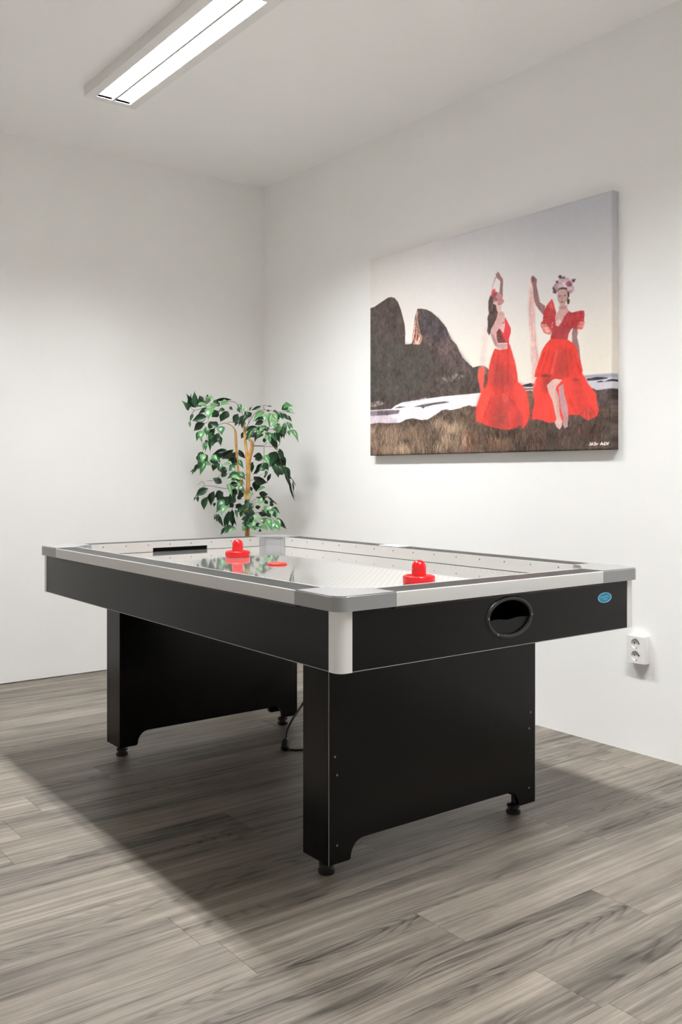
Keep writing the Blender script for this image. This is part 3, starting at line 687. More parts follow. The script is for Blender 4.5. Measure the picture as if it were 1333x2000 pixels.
# ------------------------------------------------------------------ potted ficus
LEAVES = """-254 153 1460 -262 126 1538 14 -74 -61 -28 2
-288 115 1439 -331 115 1495 15 -3 -100 -2 2
-258 82 1455 -314 92 1533 17 -46 -86 -22 4
-275 34 1457 -291 40 1544 19 -70 -71 -8 3
-210 106 1463 -225 139 1518 15 -89 -45 3 2
-246 53 1462 -278 92 1497 18 -75 -66 4 3
-129 194 1526 -122 191 1546 5 -39 -92 1 3
-166 116 1485 -185 138 1497 10 -72 -68 16 3
-47 56 1508 -131 135 1500 10 -69 -72 3 3
-160 99 1451 -205 156 1425 14 -81 -54 24 3
-221 22 1456 -295 44 1449 16 -25 -58 77 0
-175 145 1493 -192 167 1533 22 -86 -49 -11 4
-185 92 1478 -205 79 1519 25 36 -93 -11 0
-171 108 1518 -147 68 1499 15 -42 -58 70 0
-228 -36 1450 -259 -58 1381 26 -61 -64 47 0
-105 87 1487 -155 96 1467 24 -32 -82 47 3
-133 56 1478 -178 51 1438 28 -57 -40 71 0
-137 23 1468 -106 -31 1475 29 -63 -26 73 0
-100 36 1447 -140 51 1432 13 -46 -72 52 2
-90 126 1445 -122 152 1410 24 -60 -80 -6 3
3 215 1446 -10 247 1391 20 -63 -72 -27 3
-33 120 1447 -58 137 1394 23 -56 -83 0 3
35 101 1413 3 107 1359 17 -53 -82 21 3
-5 50 1429 -25 78 1376 20 -60 -78 -18 3
-45 79 1470 -31 69 1450 9 -63 -77 -5 3
9 84 1468 23 71 1435 9 -68 -73 -2 3
-220 30 1404 -288 76 1381 25 -55 -83 0 3
-191 102 1372 -233 158 1329 22 -81 -59 1 3
-278 80 1419 -297 80 1373 9 -48 -85 19 2
-295 86 1378 -298 73 1341 7 -54 -78 32 2
-117 136 1387 -140 160 1337 18 -58 -81 -12 3
-117 78 1358 -152 109 1370 21 -63 -76 14 3
-177 -47 1351 -180 -69 1298 23 -55 -76 35 2
-150 61 1344 -170 108 1299 18 -68 -63 -37 4
-244 -13 1345 -246 -18 1295 18 -42 -90 10 2
-227 71 1316 -231 59 1260 11 -84 -52 17 2
-263 34 1322 -285 27 1264 13 -46 -84 29 2
-252 13 1326 -276 -8 1266 20 -56 -69 46 0
-150 73 1318 -182 85 1275 18 -60 -77 22 2
-97 99 1314 -138 152 1266 18 -67 -71 -21 2
-147 21 1317 -166 51 1254 21 -52 -82 -24 3
-170 -34 1296 -170 -41 1240 15 -74 -67 9 3
-188 78 1277 -198 89 1262 9 -57 -79 -20 3
-145 112 1294 -156 104 1212 13 -65 -75 16 2
-186 80 1266 -223 66 1213 14 -64 -51 58 0
-244 -18 1255 -254 -20 1210 9 -67 -72 18 2
-170 65 1260 -167 53 1241 10 -28 -84 47 2
-185 17 1270 -186 21 1250 12 -48 -86 -16 3
-102 -106 1469 -90 -127 1432 12 -38 -85 36 2
-99 -149 1442 -89 -170 1422 16 -39 -72 57 0
81 92 1425 54 83 1389 18 -56 -61 56 2
52 25 1440 30 39 1405 21 -66 -74 11 3
-16 -101 1405 -34 -86 1433 18 -65 -76 -1 3
25 41 1419 10 55 1387 15 -57 -82 -6 3
30 2 1422 -17 34 1350 13 -77 -59 24 3
-27 -64 1417 -38 -44 1337 15 -76 -65 -7 3
6 4 1385 -7 10 1347 12 -46 -89 2 3
127 19 1477 80 57 1450 9 -62 -78 -3 3
52 -163 1462 77 -177 1462 3 -47 -88 6 3
-35 -117 1436 -24 -123 1462 4 -62 -78 6 3
56 -124 1435 20 -112 1397 15 -66 -60 45 2
35 -153 1430 -34 -151 1373 16 -49 -65 58 0
197 77 1416 136 91 1404 12 -25 -96 15 3
139 11 1406 85 46 1394 14 -55 -84 3 3
33 -155 1379 -2 -115 1359 15 -76 -65 0 3
38 -176 1436 59 -196 1436 6 -68 -73 5 3
15 -221 1413 -11 -241 1363 18 -66 -50 55 0
59 -190 1424 36 -209 1343 17 -56 -76 33 0
80 -195 1417 83 -231 1369 13 -77 -53 35 2
46 -238 1418 50 -267 1369 15 -52 -76 40 0
98 -181 1431 117 -184 1386 13 -52 -83 -18 3
116 -177 1429 138 -196 1389 13 -52 -84 12 3
96 -240 1420 130 -255 1384 12 -41 -91 0 3
140 -219 1410 164 -242 1376 10 -52 -83 19 3
156 -148 1448 201 -159 1486 19 -22 -98 -2 3
144 -183 1453 172 -242 1465 22 -77 -24 59 1
136 -224 1435 165 -265 1420 16 -51 -59 63 1
103 -141 1443 128 -161 1426 6 -58 -81 8 3
54 -262 1370 5 -256 1337 20 -50 -55 67 0
69 -234 1366 58 -251 1326 20 -63 -65 43 0
139 -170 1338 107 -169 1298 15 -20 -97 12 2
105 -203 1354 86 -221 1307 18 -52 -71 48 0
130 -202 1354 128 -215 1280 16 -64 -76 15 2
153 -186 1374 154 -200 1307 13 -72 -68 12 2
196 -142 1381 201 -166 1330 12 -28 -88 39 2
165 -186 1369 184 -225 1336 13 -42 -69 59 0
122 -259 1327 128 -271 1295 9 -37 -89 27 2
177 -192 1331 202 -252 1258 15 -30 -79 54 1
153 -159 1331 146 -164 1285 15 -65 -74 18 2
69 -225 1326 90 -229 1256 10 -37 -93 -6 3
47 -227 1336 58 -266 1309 13 -43 -59 69 0
17 -81 1348 -45 -84 1298 16 -57 -38 73 0
28 -73 1344 -22 -20 1298 13 -71 -71 -6 4
-20 -131 1332 -61 -108 1267 15 -44 -90 -3 3
4 -144 1345 -48 -89 1326 15 -74 -67 8 3
62 -81 1352 38 -65 1329 12 -51 -86 -6 3
-41 -188 1325 -97 -195 1267 6 -59 -50 64 0
102 12 1339 84 22 1265 12 -59 -81 4 3
18 -113 1316 -5 -85 1291 15 -73 -68 -9 3
51 -128 1329 6 -125 1283 21 -66 -46 60 1
59 -114 1307 17 -101 1278 17 -57 -58 59 1
41 -153 1349 4 -157 1316 16 -52 -55 65 0
87 -68 1361 77 -85 1331 16 -43 -73 54 3
49 -158 1349 52 -164 1320 18 -75 -66 7 2
56 -139 1319 56 -186 1246 20 -23 -82 53 0
59 -118 1291 72 -103 1262 10 -40 -74 -54 3
32 -186 1301 23 -199 1267 12 -50 -75 43 0
72 -130 1304 126 -149 1266 15 -24 -96 15 3
59 -180 1313 76 -222 1258 18 -19 -81 56 0
154 -30 1299 193 -38 1223 12 -45 -88 -14 4
137 -69 1308 180 -73 1224 14 -36 -92 -14 3
74 -200 1320 100 -212 1260 9 -62 -78 -11 3
46 61 1331 32 85 1290 14 -63 -75 -21 4
-220 76 1212 -254 73 1146 18 -43 -86 27 2
-240 65 1199 -241 90 1156 15 -66 -66 -37 3
-267 -15 1197 -286 -33 1146 18 -34 -84 43 0
-201 94 1199 -190 75 1150 18 -58 -79 17 2
-220 115 1147 -238 138 1094 11 -77 -63 0 4
-251 25 1165 -264 49 1111 13 -66 -73 -17 3
-211 66 1163 -248 58 1077 18 -45 -85 28 1
-231 71 1148 -252 76 1136 6 -46 -69 56 2
-257 93 1122 -282 111 1096 4 -51 -86 -10 3
-195 180 1120 -228 192 1080 8 -69 -61 39 2
-11 138 1212 -88 170 1165 13 -46 -87 16 3
-61 83 1225 -133 132 1195 15 -58 -81 7 3
-90 106 1200 -128 120 1176 12 -43 -89 15 4
-111 42 1200 -140 78 1174 13 -73 -67 -16 3
-209 -12 1184 -188 -52 1161 16 -73 -58 36 3
-245 -66 1184 -224 -102 1158 18 -33 -67 67 1
-102 104 1147 -141 146 1167 16 -71 -70 7 4
-134 28 1153 -196 39 1167 18 -1 -82 58 1
-56 20 1226 -89 95 1172 21 -75 -57 -33 4
2 92 1215 -25 150 1172 19 -57 -65 -50 4
-15 76 1184 -55 86 1161 18 -26 -96 6 4
-60 -12 1187 -68 20 1147 21 -58 -70 -42 4
-194 24 1142 -225 32 1137 26 -28 -49 82 0
-115 133 1149 -121 135 1102 15 -38 -92 1 3
-131 49 1141 -112 33 1092 14 -82 -56 -12 3
-156 -1 1148 -165 -16 1099 17 -35 -87 33 2
-138 62 1148 -144 69 1114 12 -56 -83 -5 3
-157 -126 1141 -209 -112 1130 9 -32 -62 72 0
-67 96 1124 -79 100 1090 16 -86 -45 26 3
-92 45 1128 -110 59 1096 18 -56 -83 -3 3
-77 56 1123 -100 79 1068 15 -72 -70 0 3
-92 24 1092 -116 51 1069 12 -76 -64 4 3
-10 63 1153 -49 58 1118 15 -37 -77 53 3
-63 -2 1138 -96 4 1103 18 -45 -85 29 2
-115 45 1038 -155 84 1066 19 -62 -76 18 3
-172 3 1071 -178 3 1054 9 -74 -62 26 2
-164 115 1009 -218 165 962 21 -68 -73 3 3
-196 174 967 -195 175 928 9 -61 -79 -5 3
-223 150 965 -231 159 936 4 -56 -82 -10 3
-62 -51 1092 -123 -20 1060 18 -55 -79 27 2
-101 -41 1060 -47 -65 1052 14 -40 -92 -2 2
-156 -125 1064 -124 -182 1050 16 -44 -44 78 0
-111 -42 1036 -76 -82 1040 12 -75 -65 -8 4
-163 -123 1052 -140 -180 1035 14 -50 -43 75 0
-97 -34 1033 -87 -85 991 17 -34 -64 69 0
-76 15 1039 -60 3 966 12 -84 -53 -10 2
-124 -36 1036 -123 -83 957 13 -49 -75 44 0
-88 2 1030 -91 1 1001 12 -75 -65 12 2
-45 4 1007 -52 31 969 21 -73 -61 -31 4
-162 123 962 -170 150 884 20 -80 -58 -12 3
-118 127 993 -125 151 905 22 -80 -59 -10 3
-77 96 985 -120 125 956 24 -57 -82 3 3
-104 141 927 -110 142 901 9 -76 -64 14 3
-86 90 980 -114 111 939 21 -49 -87 -10 3
-47 136 961 -72 157 905 21 -60 -80 -3 3
-166 -69 949 -213 -62 893 21 -55 -74 38 2
-131 -19 929 -186 -7 873 15 -49 -81 31 2
-63 37 963 -94 53 896 24 -72 -67 18 3
-17 55 972 -47 92 943 21 -80 -60 2 4
-52 6 963 -84 31 920 24 -61 -80 -1 3
-45 -3 966 -17 -6 948 12 -36 -83 -43 4
-173 -131 913 -228 -137 861 19 -56 -52 65 1
-11 137 900 -67 153 879 10 -39 -82 42 3
-63 58 918 -92 99 877 12 -78 -62 -6 3
-134 66 865 -152 65 829 10 -68 -65 34 3
-167 -11 869 -177 -5 823 12 -65 -76 5 3
-175 -34 862 -158 -51 794 10 -69 -72 1 3
-158 1 850 -161 -5 816 6 -72 -67 18 2
-31 118 869 -36 150 773 12 -73 -66 -18 3
-101 -12 885 -105 3 787 15 -67 -73 -8 3
-51 37 883 -35 17 797 14 -83 -55 -3 4
-75 -3 889 -86 0 809 16 -59 -81 5 3
-57 16 852 -60 24 782 9 -59 -80 -7 3
-112 -96 795 -173 -77 762 19 -49 -69 53 2
-127 -136 789 -181 -128 763 15 -44 -45 78 0
-56 110 786 -79 123 742 11 -52 -85 2 3
-61 41 802 -104 47 760 10 -57 -66 49 2
-64 -15 889 -68 -44 839 9 -41 -77 49 0
30 91 921 15 118 891 16 -52 -75 -41 4
-51 27 924 -64 50 900 15 -73 -65 -22 4
-22 -39 884 -29 -13 846 13 -90 -41 -12 3
-54 -73 898 -87 -67 873 15 -47 -77 43 2
-6 -8 983 -32 16 960 18 -71 -70 6 3
-25 -24 1017 -38 -7 986 18 -66 -74 -12 3
-40 -12 1225 -2 -22 1174 15 -57 -77 -28 4
-104 -119 1167 -87 -144 1116 12 -63 -76 16 2
149 25 1182 114 73 1171 18 -82 -57 12 3
111 -19 1189 65 12 1189 21 -56 -83 5 3
124 122 1158 127 123 1091 11 -28 -96 -3 3
86 40 1160 82 51 1095 12 -76 -64 -7 3
29 -166 1190 39 -213 1136 18 -56 -67 48 1
155 -99 1212 145 -77 1125 25 -43 -88 -19 3
131 -135 1215 98 -112 1123 29 -74 -66 10 3
148 -62 1121 174 -79 1125 10 -57 -74 35 3
98 -120 1138 124 -133 1132 12 -45 -89 3 3
43 -139 1153 68 -153 1107 18 -56 -83 -6 3
120 -180 1230 147 -196 1161 17 -74 -66 -12 3
233 -19 1198 257 -38 1123 17 -42 -90 9 4
187 -88 1194 202 -102 1118 20 -75 -66 -2 3
137 -131 1156 163 -138 1084 19 -74 -64 -22 2
91 -177 1145 112 -183 1065 21 -34 -94 -2 3
128 -131 1120 174 -144 1081 16 -43 -87 -23 3
87 -221 1132 116 -243 1084 18 -43 -89 15 3
226 -74 1113 268 -96 1055 14 -71 -66 -26 2
196 -112 1131 231 -127 1067 16 -35 -94 4 3
152 -196 1112 167 -210 1018 12 -55 -83 2 3
176 -198 1066 211 -202 933 6 -69 -71 -16 3
234 -139 1045 243 -141 986 5 -43 -90 -4 3
225 -157 1061 243 -173 1014 3 -72 -69 -4 3
127 0 1151 96 27 1082 11 -85 -49 18 3
86 -53 1149 60 4 1085 12 -55 -72 -42 4
73 -111 1122 36 -96 1105 20 -52 -70 49 2
113 -59 1110 103 -63 1069 9 -44 -88 20 2
67 -116 1086 67 -105 1063 4 -52 -77 -37 4
126 -86 1092 116 -60 1042 10 -70 -68 -22 4
43 -33 1074 125 -57 1041 25 -40 -82 -41 4
76 -25 1058 81 -1 985 24 -72 -64 -27 4
72 -56 1050 82 -50 1024 15 -59 -71 -39 4
46 -154 1015 -9 -151 985 10 -41 -59 70 0
105 7 982 154 -16 973 19 -45 -85 -28 4
29 -76 961 100 -103 963 8 -34 -91 -25 4
98 -92 965 154 -117 915 6 -52 -84 -17 3
76 49 1018 85 52 989 9 -48 -84 -23 4
-36 -162 983 -81 -170 945 10 -55 -43 72 0
-69 -51 1097 -43 -90 1054 19 -45 -78 44 2
-37 3 1045 -14 -37 1025 15 -42 -58 70 0
-88 -88 1021 -68 -114 993 19 -44 -80 42 2
3 -142 947 19 -169 933 21 -45 -61 65 0
61 -116 938 20 -117 913 16 -45 -45 77 0
121 -11 953 127 -38 934 11 -94 -32 14 3
86 -92 942 99 -93 919 12 -65 -68 -34 4
158 -27 935 172 -32 915 10 -39 -92 -6 3
138 -68 925 147 -65 902 12 -41 -86 -29 4
49 -98 907 31 -66 904 12 -83 -49 -27 4
126 -23 880 104 -27 856 21 -8 -96 26 3
98 -53 879 95 -37 846 25 -46 -81 -35 4
88 -118 899 104 -118 859 13 -69 -67 -28 4
49 -149 914 38 -166 872 15 -32 -84 45 1
58 -154 911 58 -175 883 19 -34 -76 56 0
99 -131 898 126 -139 841 12 -49 -86 -12 3
84 -161 900 113 -200 870 14 -55 -73 40 2
25 -243 889 19 -261 862 14 -50 -66 56 0
128 -111 872 130 -135 841 18 -52 -69 50 0
138 -129 844 184 -160 778 15 -61 -79 -4 3
93 -166 832 112 -214 793 20 -37 -66 65 0
80 -176 820 95 -226 776 25 -52 -64 57 1
28 -237 824 26 -262 780 21 -40 -79 47 1
73 -117 844 112 -141 791 15 -56 -83 -4 3
26 -204 848 28 -242 779 18 -52 -76 40 0
80 -82 844 69 -99 805 21 -67 -60 44 0
-33 -218 855 -68 -210 836 20 -51 -41 76 0
-47 -216 833 -85 -220 806 14 -38 -65 66 0
89 -29 808 65 -12 791 15 -61 -79 10 3
57 -118 803 32 -115 783 22 -59 -43 69 0
21 -216 783 -31 -204 798 21 3 -73 68 0
-3 -156 796 -43 -157 769 17 -48 -46 74 0
79 -35 775 91 -37 764 9 -36 -91 -23 4
12 -78 823 -49 -53 818 13 -37 -82 43 2
-25 -100 812 -74 -93 811 20 -12 -79 60 1
2 -29 811 -12 -50 767 13 -26 -84 48 3
-23 -63 803 -49 -67 767 15 -53 -70 48 1
-59 -189 794 -95 -184 812 15 10 -89 44 1
-1 -66 771 -28 -61 778 17 3 -70 71 0
51 49 838 21 67 829 15 -55 -83 11 3
57 28 876 18 78 917 17 -70 -70 17 2
34 6 881 -30 28 888 20 -26 -88 38 2
67 25 864 62 49 834 13 -44 -74 -52 4
150 -39 864 139 -24 846 16 -55 -76 -34 4
-38 -121 948 -59 -102 913 16 -60 -80 -6 3
14 -73 923 -11 -34 896 15 -75 -63 -18 3
-36 -156 928 -57 -143 889 17 -65 -76 9 3
54 51 905 81 54 869 16 -3 -99 -12 4
23 2 902 45 -29 874 18 -65 -71 26 2
-7 -91 894 -22 -75 855 16 -83 -55 10 2
-28 -139 892 -44 -133 853 18 -39 -92 2 3
-18 -40 879 -46 -37 851 15 -43 -83 34 2
-18 -100 836 -27 -120 806 15 -31 -74 59 3
-57 -166 859 -45 -174 828 17 -64 -77 -3 3
-43 -89 855 -16 -113 846 15 -68 -73 -8 3
-80 -128 858 -56 -142 832 17 -59 -80 -10 3
-33 -95 917 -59 -66 893 13 -79 -59 13 3
-73 -164 929 -97 -150 895 15 -46 -89 -4 3
-35 -23 925 -39 -7 896 15 -76 -60 -24 4
-34 -153 847 -54 -144 819 15 -45 -89 5 3
-68 -165 834 -80 -153 806 16 -79 -61 6 3
-42 -103 891 -32 -109 852 16 -68 -73 -5 3
-58 -102 826 -34 -116 792 16 -45 -89 7 3"""
STEMS = [[[-0.0151,-0.067,0.7015,0.0097],[-0.0151,-0.067,0.8209,0.0119],[-0.0154,-0.0668,0.9489,0.0125],[-0.0136,-0.0682,1.0484,0.0119],[-0.0136,-0.0682,1.1479,0.0131],[-0.0192,-0.0639,1.2048,0.0091],[-0.0219,-0.0493,1.2762,0.008],[-0.0199,-0.0383,1.3451,0.0068],[-0.0235,-0.0355,1.4051,0.0034]],[[-0.0136,-0.0682,1.1394,0.0125],[-0.0109,-0.0827,1.1819,0.0102],[-0.0071,-0.0981,1.2298,0.0102],[-0.0071,-0.0981,1.261,0.0097],[-0.0218,-0.087,1.2865,0.0063],[-0.0263,-0.0836,1.3176,0.0028]],[[-0.0226,-0.0613,0.9205,0.0057],[-0.0303,-0.0303,1.0197,0.0068],[-0.0399,-0.0105,1.0911,0.0068],[-0.0434,-0.0079,1.1197,0.0068],[-0.0491,-0.0036,1.2055,0.0065],[-0.0525,-0.001,1.277,0.0074],[-0.0536,-0.0001,1.317,0.0063],[-0.0644,-0.0044,1.3423,0.004],[-0.0928,-0.008,1.3626,0.0026],[-0.1306,-0.017,1.3709,0.002]],[[-0.1306,-0.017,1.3709,0.0016],[-0.1794,-0.0176,1.3608,0.0016],[-0.2273,-0.0064,1.3765,0.0016],[-0.2726,0.0029,1.3391,0.0016]],[[-0.1042,0.0006,1.3754,0.0016],[-0.0656,-0.0286,1.3811,0.0016],[-0.0281,-0.032,1.3879,0.0016]],[[-0.0158,-0.0664,1.3612,0.0016],[-0.0015,-0.1024,1.4139,0.0016],[0.0126,-0.1383,1.438,0.0016],[0.0355,-0.1807,1.4409,0.0016],[0.0583,-0.2483,1.4283,0.0016],[0.0894,-0.2969,1.4269,0.0016],[0.1046,-0.3336,1.4366,0.0016]],[[-0.0038,-0.1007,1.2468,0.0016],[0.0382,-0.1451,1.2465,0.0016],[0.0486,-0.1655,1.2631,0.0016]],[[0.0068,-0.0836,1.2446,0.0016],[0.0778,-0.1877,1.2405,0.0016],[0.0915,-0.2232,1.2512,0.0016],[0.0982,-0.2283,1.2877,0.0016]],[[0.0459,-0.1384,1.2411,0.0016],[0.0459,-0.1384,1.1845,0.0016],[0.0369,-0.1315,1.1448,0.0016]],[[0.0801,-0.1894,1.2405,0.0016],[0.0903,-0.2097,1.2121,0.0016],[0.1049,-0.2334,1.1275,0.0016],[0.1419,-0.2489,1.0488,0.0016],[0.1576,-0.2608,0.9981,0.0016],[0.1621,-0.2642,0.9586,0.0016]],[[-0.019,-0.0389,0.9912,0.0016],[-0.0815,-0.0166,1.0114,0.0016],[-0.1256,-0.0082,1.0089,0.0016],[-0.1851,0.0118,1.0205,0.0016],[-0.2305,0.0337,1.0234,0.0016],[-0.2555,0.0401,1.0039,0.0016]],[[-0.2305,0.0337,1.0234,0.0016],[-0.2394,0.0405,1.0488,0.0016],[-0.2667,0.0486,1.0291,0.0016]],[[-0.1847,0.024,1.0514,0.0016],[-0.2166,0.0357,1.0515,0.0016]],[[-0.0158,-0.0664,0.8778,0.0016],[-0.0599,-0.0079,0.9198,0.0016],[-0.0883,-0.0114,0.8778,0.0016],[-0.1143,-0.0168,0.7936,0.0016]],[[-0.0158,-0.0664,0.9205,0.0016],[0.0424,-0.0855,0.9569,0.0016],[0.077,-0.1369,0.9631,0.0016],[0.1,-0.1795,0.9211,0.0016]],[[-0.0158,-0.0664,0.8494,0.0016],[0.027,-0.1366,0.879,0.0016],[0.0557,-0.196,0.8521,0.0016],[0.0782,-0.2383,0.8026,0.0016]],[[-0.0475,-0.0424,0.9915,0.0016],[-0.0518,-0.0768,1.0769,0.0016],[-0.0786,-0.0941,1.091,0.0016]],[[-0.0235,-0.0355,1.4051,0.0016],[-0.0521,-0.0389,1.4607,0.0016],[-0.0969,-0.0426,1.4896,0.0016],[-0.1682,-0.0261,1.4788,0.0016],[-0.2549,-0.0106,1.4506,0.0016],[-0.3089,0.0053,1.4353,0.0016],[-0.3266,0.0187,1.4519,0.0016]],[[-0.0212,-0.0372,1.3337,0.0016],[-0.0136,-0.0682,1.3669,0.0016],[-0.0173,-0.0904,1.4224,0.0016]],[[-0.0502,-0.0027,1.2055,0.0016],[-0.0974,-0.0046,1.1963,0.0016],[-0.1532,0.0001,1.1758,0.0016],[-0.2192,0.0252,1.1698,0.0016]],[[-0.0158,-0.0664,1.0484,0.0016],[0.031,-0.0769,1.0625,0.0016],[0.0583,-0.0976,1.0911,0.0016]],[[-0.3089,0.0053,1.4353,0.0016],[-0.317,0.0366,1.3976,0.0016],[-0.3148,0.0349,1.3502,0.0016]],[[-0.0158,-0.0664,1.0911,0.0016],[-0.0579,-0.0596,1.0769,0.0016],[-0.1357,-0.0257,1.0938,0.0016],[-0.1744,-0.0089,1.0713,0.0016]],[[0.0266,-0.1739,1.4423,0.0016],[0.0221,-0.1705,1.4647,0.0016],[0.049,-0.1909,1.4591,0.0016]],[[-0.2451,0.0071,1.3569,0.0016],[-0.2437,-0.019,1.2777,0.0016],[-0.2451,0.0071,1.2029,0.0016]],[[-0.015,-0.0921,1.3035,0.0016],[0.0109,-0.1621,1.3242,0.0016],[0.0448,-0.2129,1.3345,0.0016],[0.0794,-0.2517,1.3228,0.0016],[0.1005,-0.2803,1.3,0.0016]],[[-0.0173,-0.0904,1.2893,0.0016],[-0.0115,-0.1451,1.3158,0.0016],[-0.0444,-0.1452,1.3009,0.0016]],[[-0.044,-0.02,1.0483,0.0016],[-0.0702,-0.0252,1.0712,0.0016],[-0.0917,-0.0339,1.0542,0.0016]]]

PB = (-0.386, -0.40, 0.0)
plant = empty('artificial_ficus', PB, 'artificial ficus tree with glossy green leaves standing in the room corner', 'plant')
bm = bmesh.new()
add_lathe(bm, [(0, 0.0), (0.105, 0.0), (0.110, 0.005), (0.135, 0.215), (0.145, 0.220), (0.147, 0.245), (0.138, 0.248), (0.130, 0.243), (0.126, 0.215), (0, 0.215)], 40)
pot = bm_obj('pot', bm, MAT['pot'], plant, angle=40)
bm = bmesh.new(); add_lathe(bm, [(0.1265, 0.200), (0.1265, 0.217), (0.08, 0.222), (0, 0.226)], 32)
bm_obj('soil', bm, MAT['soil'], plant, smooth=True)
bm = bmesh.new()
p0 = STEMS[0][0]
for i, st in enumerate(STEMS[:3]):
    pts = [q[:3] for q in st]; rad = [q[3] for q in st]
    if i == 0: pts = [(0.0, 0.0, 0.20), (p0[0] * .5, p0[1] * .5, 0.45)] + pts; rad = [0.013, 0.0125] + rad
    if i == 2: pts = [(-0.012, -0.01, 0.20), (pts[0][0] * .5, pts[0][1] * .5, 0.5)] + pts; rad = [0.008, 0.0075] + rad
    full = smooth_path([tuple(p) + (r,) for p, r in zip(pts, rad)], 4)
    add_tube(bm, [q[:3] for q in full], [max(q[3], .0008) for q in full], 10)
bm_obj('trunk', bm, MAT['bark'], plant, smooth=True)
for st in STEMS[3:]:
    full = smooth_path([tuple(q) for q in st], 4)
    bm = bmesh.new(); add_tube(bm, [q[:3] for q in full], [max(.0008, q[3] * (1 - .5 * i / len(full))) for i, q in enumerate(full)], 6)
    bm_obj('twig', bm, MAT['twig'], plant, smooth=True)
def leaf_mesh(curl, fold):
    """unit leaf along +x, half width 1 along y, slightly folded along the midrib"""
    prof = [(0.0, 0.02), (0.08, 0.40), (0.20, 0.82), (0.35, 1.0), (0.52, 0.88), (0.69, 0.54), (0.84, 0.21), (0.94, 0.06), (1.0, 0.0)]
    bm = bmesh.new(); rows = []
    for x, w in prof:
        z = curl * 4 * x * (1 - x)
        rows.append([bm.verts.new((x, -w, z + fold * w)), bm.verts.new((x, 0, z)), bm.verts.new((x, w, z + fold * w))])
    for a, b2 in zip(rows, rows[1:]):
        for k_ in (0, 1): bm.faces.new((a[k_], b2[k_], b2[k_ + 1], a[k_ + 1]))
    bmesh.ops.remove_doubles(bm, verts=bm.verts[:], dist=1e-5)
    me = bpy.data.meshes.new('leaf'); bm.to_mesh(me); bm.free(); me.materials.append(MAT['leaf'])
    for p in me.polygons: p.use_smooth = True
    return me
leaf_variants = [leaf_mesh(.10, .22), leaf_mesh(.16, .14), leaf_mesh(.06, .30), leaf_mesh(.2, .2)]
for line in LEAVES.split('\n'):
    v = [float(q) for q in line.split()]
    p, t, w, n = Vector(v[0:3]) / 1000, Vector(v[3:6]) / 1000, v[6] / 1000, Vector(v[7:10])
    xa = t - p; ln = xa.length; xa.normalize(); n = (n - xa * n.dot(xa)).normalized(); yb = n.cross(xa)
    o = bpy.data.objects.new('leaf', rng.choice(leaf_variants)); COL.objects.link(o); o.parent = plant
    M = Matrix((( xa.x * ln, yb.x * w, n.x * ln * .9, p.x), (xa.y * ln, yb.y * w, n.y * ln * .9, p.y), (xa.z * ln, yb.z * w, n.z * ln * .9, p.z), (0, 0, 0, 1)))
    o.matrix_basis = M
    o.color = (1, 1, 1, min(1, max(0, (1.0, .75, .5, .25, .05)[int(v[10])] + rng.uniform(-.12, .12))))

